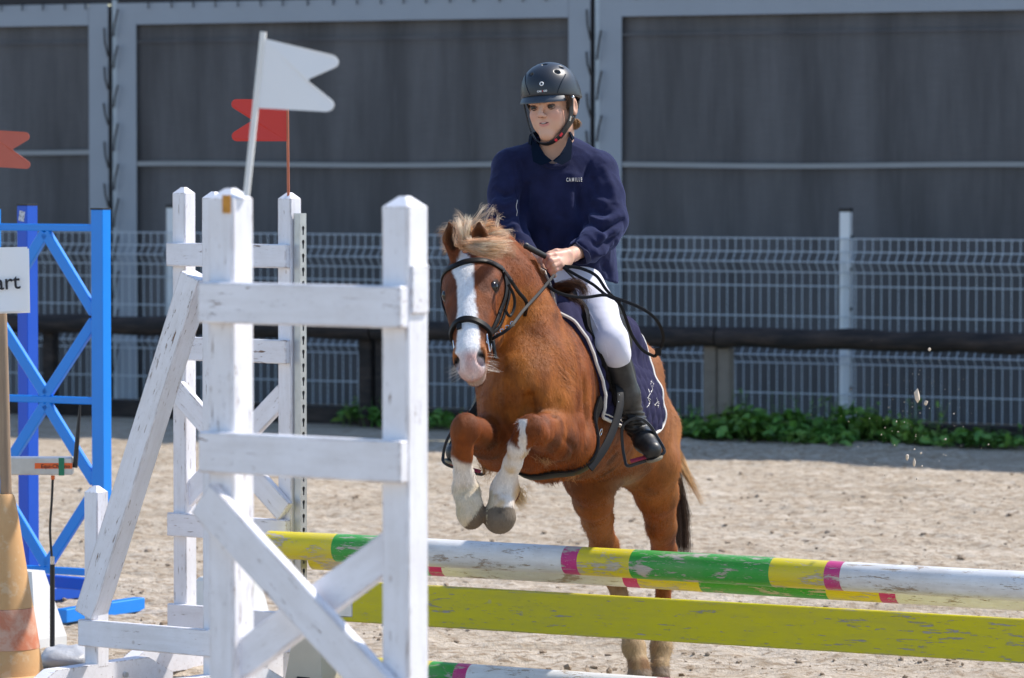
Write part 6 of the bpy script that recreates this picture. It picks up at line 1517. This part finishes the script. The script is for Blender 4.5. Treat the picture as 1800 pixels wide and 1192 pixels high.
# ---- breeches
bf = Field((-.12, 12.68, 1.0), (.42, 13.30, 1.46), .004); bf.k = .02
bf.ell(W(990, 492, 13.09), (.125, .10, .09), None, .03)
bf.chain([W(1012, 498, 12.99), W(1044, 546, 12.90), W(1074, 600, 12.79), W(1084, 622, 12.785)], [R(47, 13), R(40, 12.9), R(30, 12.9), R(24, 12.8)], .02)
bf.chain([W(958, 500, 13.08), W(920, 570, 12.98), W(890, 625, 12.92)], [R(44, 13), R(36, 12.9), R(26, 12.9)], .02)
bf.cone(W(1084, 626, 12.80), W(1090, 660, 12.84), R(23, 12.8), R(17, 12.8), .015); bf.ell(W(1086, 612, 12.775), (.028, .03, .030), None, .02)
BV, BF = bf.mesh(); bg_ = bf.grad(BV); BV = BV+bg_*(.0022*fbm(BV*np.array([1, 1, 1.5]), 18, 3, 13))[:, None]; BV = smooth_mesh(BV, BF, 1)
M['breech'] = simple('white_breeches', (.64, .64, .74), .8, .03, 10, .25, 300, .0008, sheen=.2)
part('breeches', mesh_from('breeches', BV, BF, M['breech'], True), None, rider, world=True)
# ---- boots
def boot(name, knee, mid, ank, heel, ball_, toe, top_cut, dd=12.85, lab=None):
    fo = Field((-.25, 12.62, .72), (.46, 13.1, 1.20), .0038); fo.k = .012
    fo.chain([W(*knee), W(*mid), W(*ank)], [R(24, dd), R(23, dd), R(18.5, dd)], .02); fo.cone(W(*ank), W(*heel), R(18, dd), R(17, dd), .02)
    fo.chain([W(*heel), W(*ball_), W(*toe)], [R(17, dd), R(20, dd), R(17, dd)], .015)
    p, n = top_cut; fo.cut(W(*p), n, .09, .004)
    dn = nrm((0.30 if name == 'boot' and toe[0] > 1000 else -.25, .10, -1)); lo = W(*toe)+dn*R(15, dd); fo.cut(lo, dn, .062, .003)
    Vb, Fb = fo.mesh(); gb = fo.grad(Vb); ankp = W(*ank); near = sstep(.09, .02, np.linalg.norm(Vb-ankp, axis=1)); Vb = Vb+gb*(near*.003*np.sin(Vb[:, 2]*420+6*vnoise(Vb, 20, 3))+.0012*fbm(Vb, 30, 2, 5))[:, None]
    Vb = smooth_mesh(Vb, Fb, 1); o = part('boot', mesh_from('boot', Vb, Fb, M['boot'], True), None, rider, world=True)
    h = np.linalg.norm(Vb-W(*toe), axis=1)
    so_ = Field(tuple(W(*toe)-.12), tuple(W(*toe)+.12), .003); so_.chain([W(*ball_)+dn*R(10, dd), W(*toe)+dn*R(9.5, dd)], [R(18, dd), R(17, dd)], .01)
    so_.cut(lo+dn*.009, dn, .12, .002); so_.cut(lo-dn*.001, -dn, .14, .002); Vs, Fs = so_.mesh(); part('sole', mesh_from('sole', Vs, Fs, M['sole'], True), None, o, world=True)
    return o
t = NT('black_boot_leather'); c = t.coord(); t.set(color=t.mix(t.ramp(t.noise(c, 14, 6, .65), [(.42, 0), (.75, 1)]), (.012, .012, .013), (.060, .057, .054)), rough=.42, spec=.45); t.bump(t.noise(c, 40, 6), .35, .002); M['boot'] = t.m
M['sole'] = simple('dusty_rubber_sole', (.22, .19, .14), .85, .35, 20, .4)
boot('boot', (1086, 640, 12.81), (1101, 694, 12.84), (1116, 742, 12.88), (1122, 758, 12.90), (1134, 776, 12.84), (1146, 791, 12.79), ((1086, 632, 12.81), (-.30, -.2, 1)))
boot('boot', (888, 640, 12.93), (862, 694, 12.94), (832, 752, 12.96), (824, 766, 12.96), (812, 784, 12.90), (800, 796, 12.86), ((888, 634, 12.93), (.2, -.2, 1)), 12.93)
# ---- riding crop in the hand
crop = empty('riding_crop', tuple(W(965, 455, 12.69)), 'black riding crop held in the bare hand, its handle pointing up', 'riding crop')
mb = MB(); mb.tube(catmull([W(924, 432, 12.60), W(927, 433.5, 12.602), W(945, 443.5, 12.64), W(963, 453, 12.69)], 3), [R(4.2, 12.6)]+[R(5.8, 12.6)]*2+[R(5.2, 12.6)]*7, 12); part('handle', mb, M['black'], crop, world=True, smooth=True)
mb = MB(); mb.tube([W(963, 453, 12.69), W(990, 470, 12.77), W(1020, 500, 12.86)], [.0045, .004, .003], 8); part('shaft', mb, M['black'], crop, world=True, smooth=True)
# loose back number string hanging on the chest
seam([(909, 352), (907, 362), (909, 372), (908, 380)], .0015, .001, 'pale_cord', M['piping'], sweat)

# breeches seam and knee patch edge
_bb = bvh_of(BV, BF)
def bseam(pts_, wd, th, name):
    P_ = []
    for px, py in pts_:
        c, n, i, d_ = _bb.ray_cast(CAMV, (Vector(tuple(W(px, py, 10)))-CAMV).normalized())
        if c is not None: P_.append(c)
    if len(P_) < 2: return
    Q = catmull(P_, 5); o, n = snap(_bb, Q, .0003); V, F = ribbon(o, n, wd, th); mb = MB(); mb.add(V, F); part(name, mb, M['breech'], rider, world=True, smooth=True)
bseam([(1034, 545), (1048, 572), (1062, 602), (1068, 628)], .0025, .0008, 'seam')
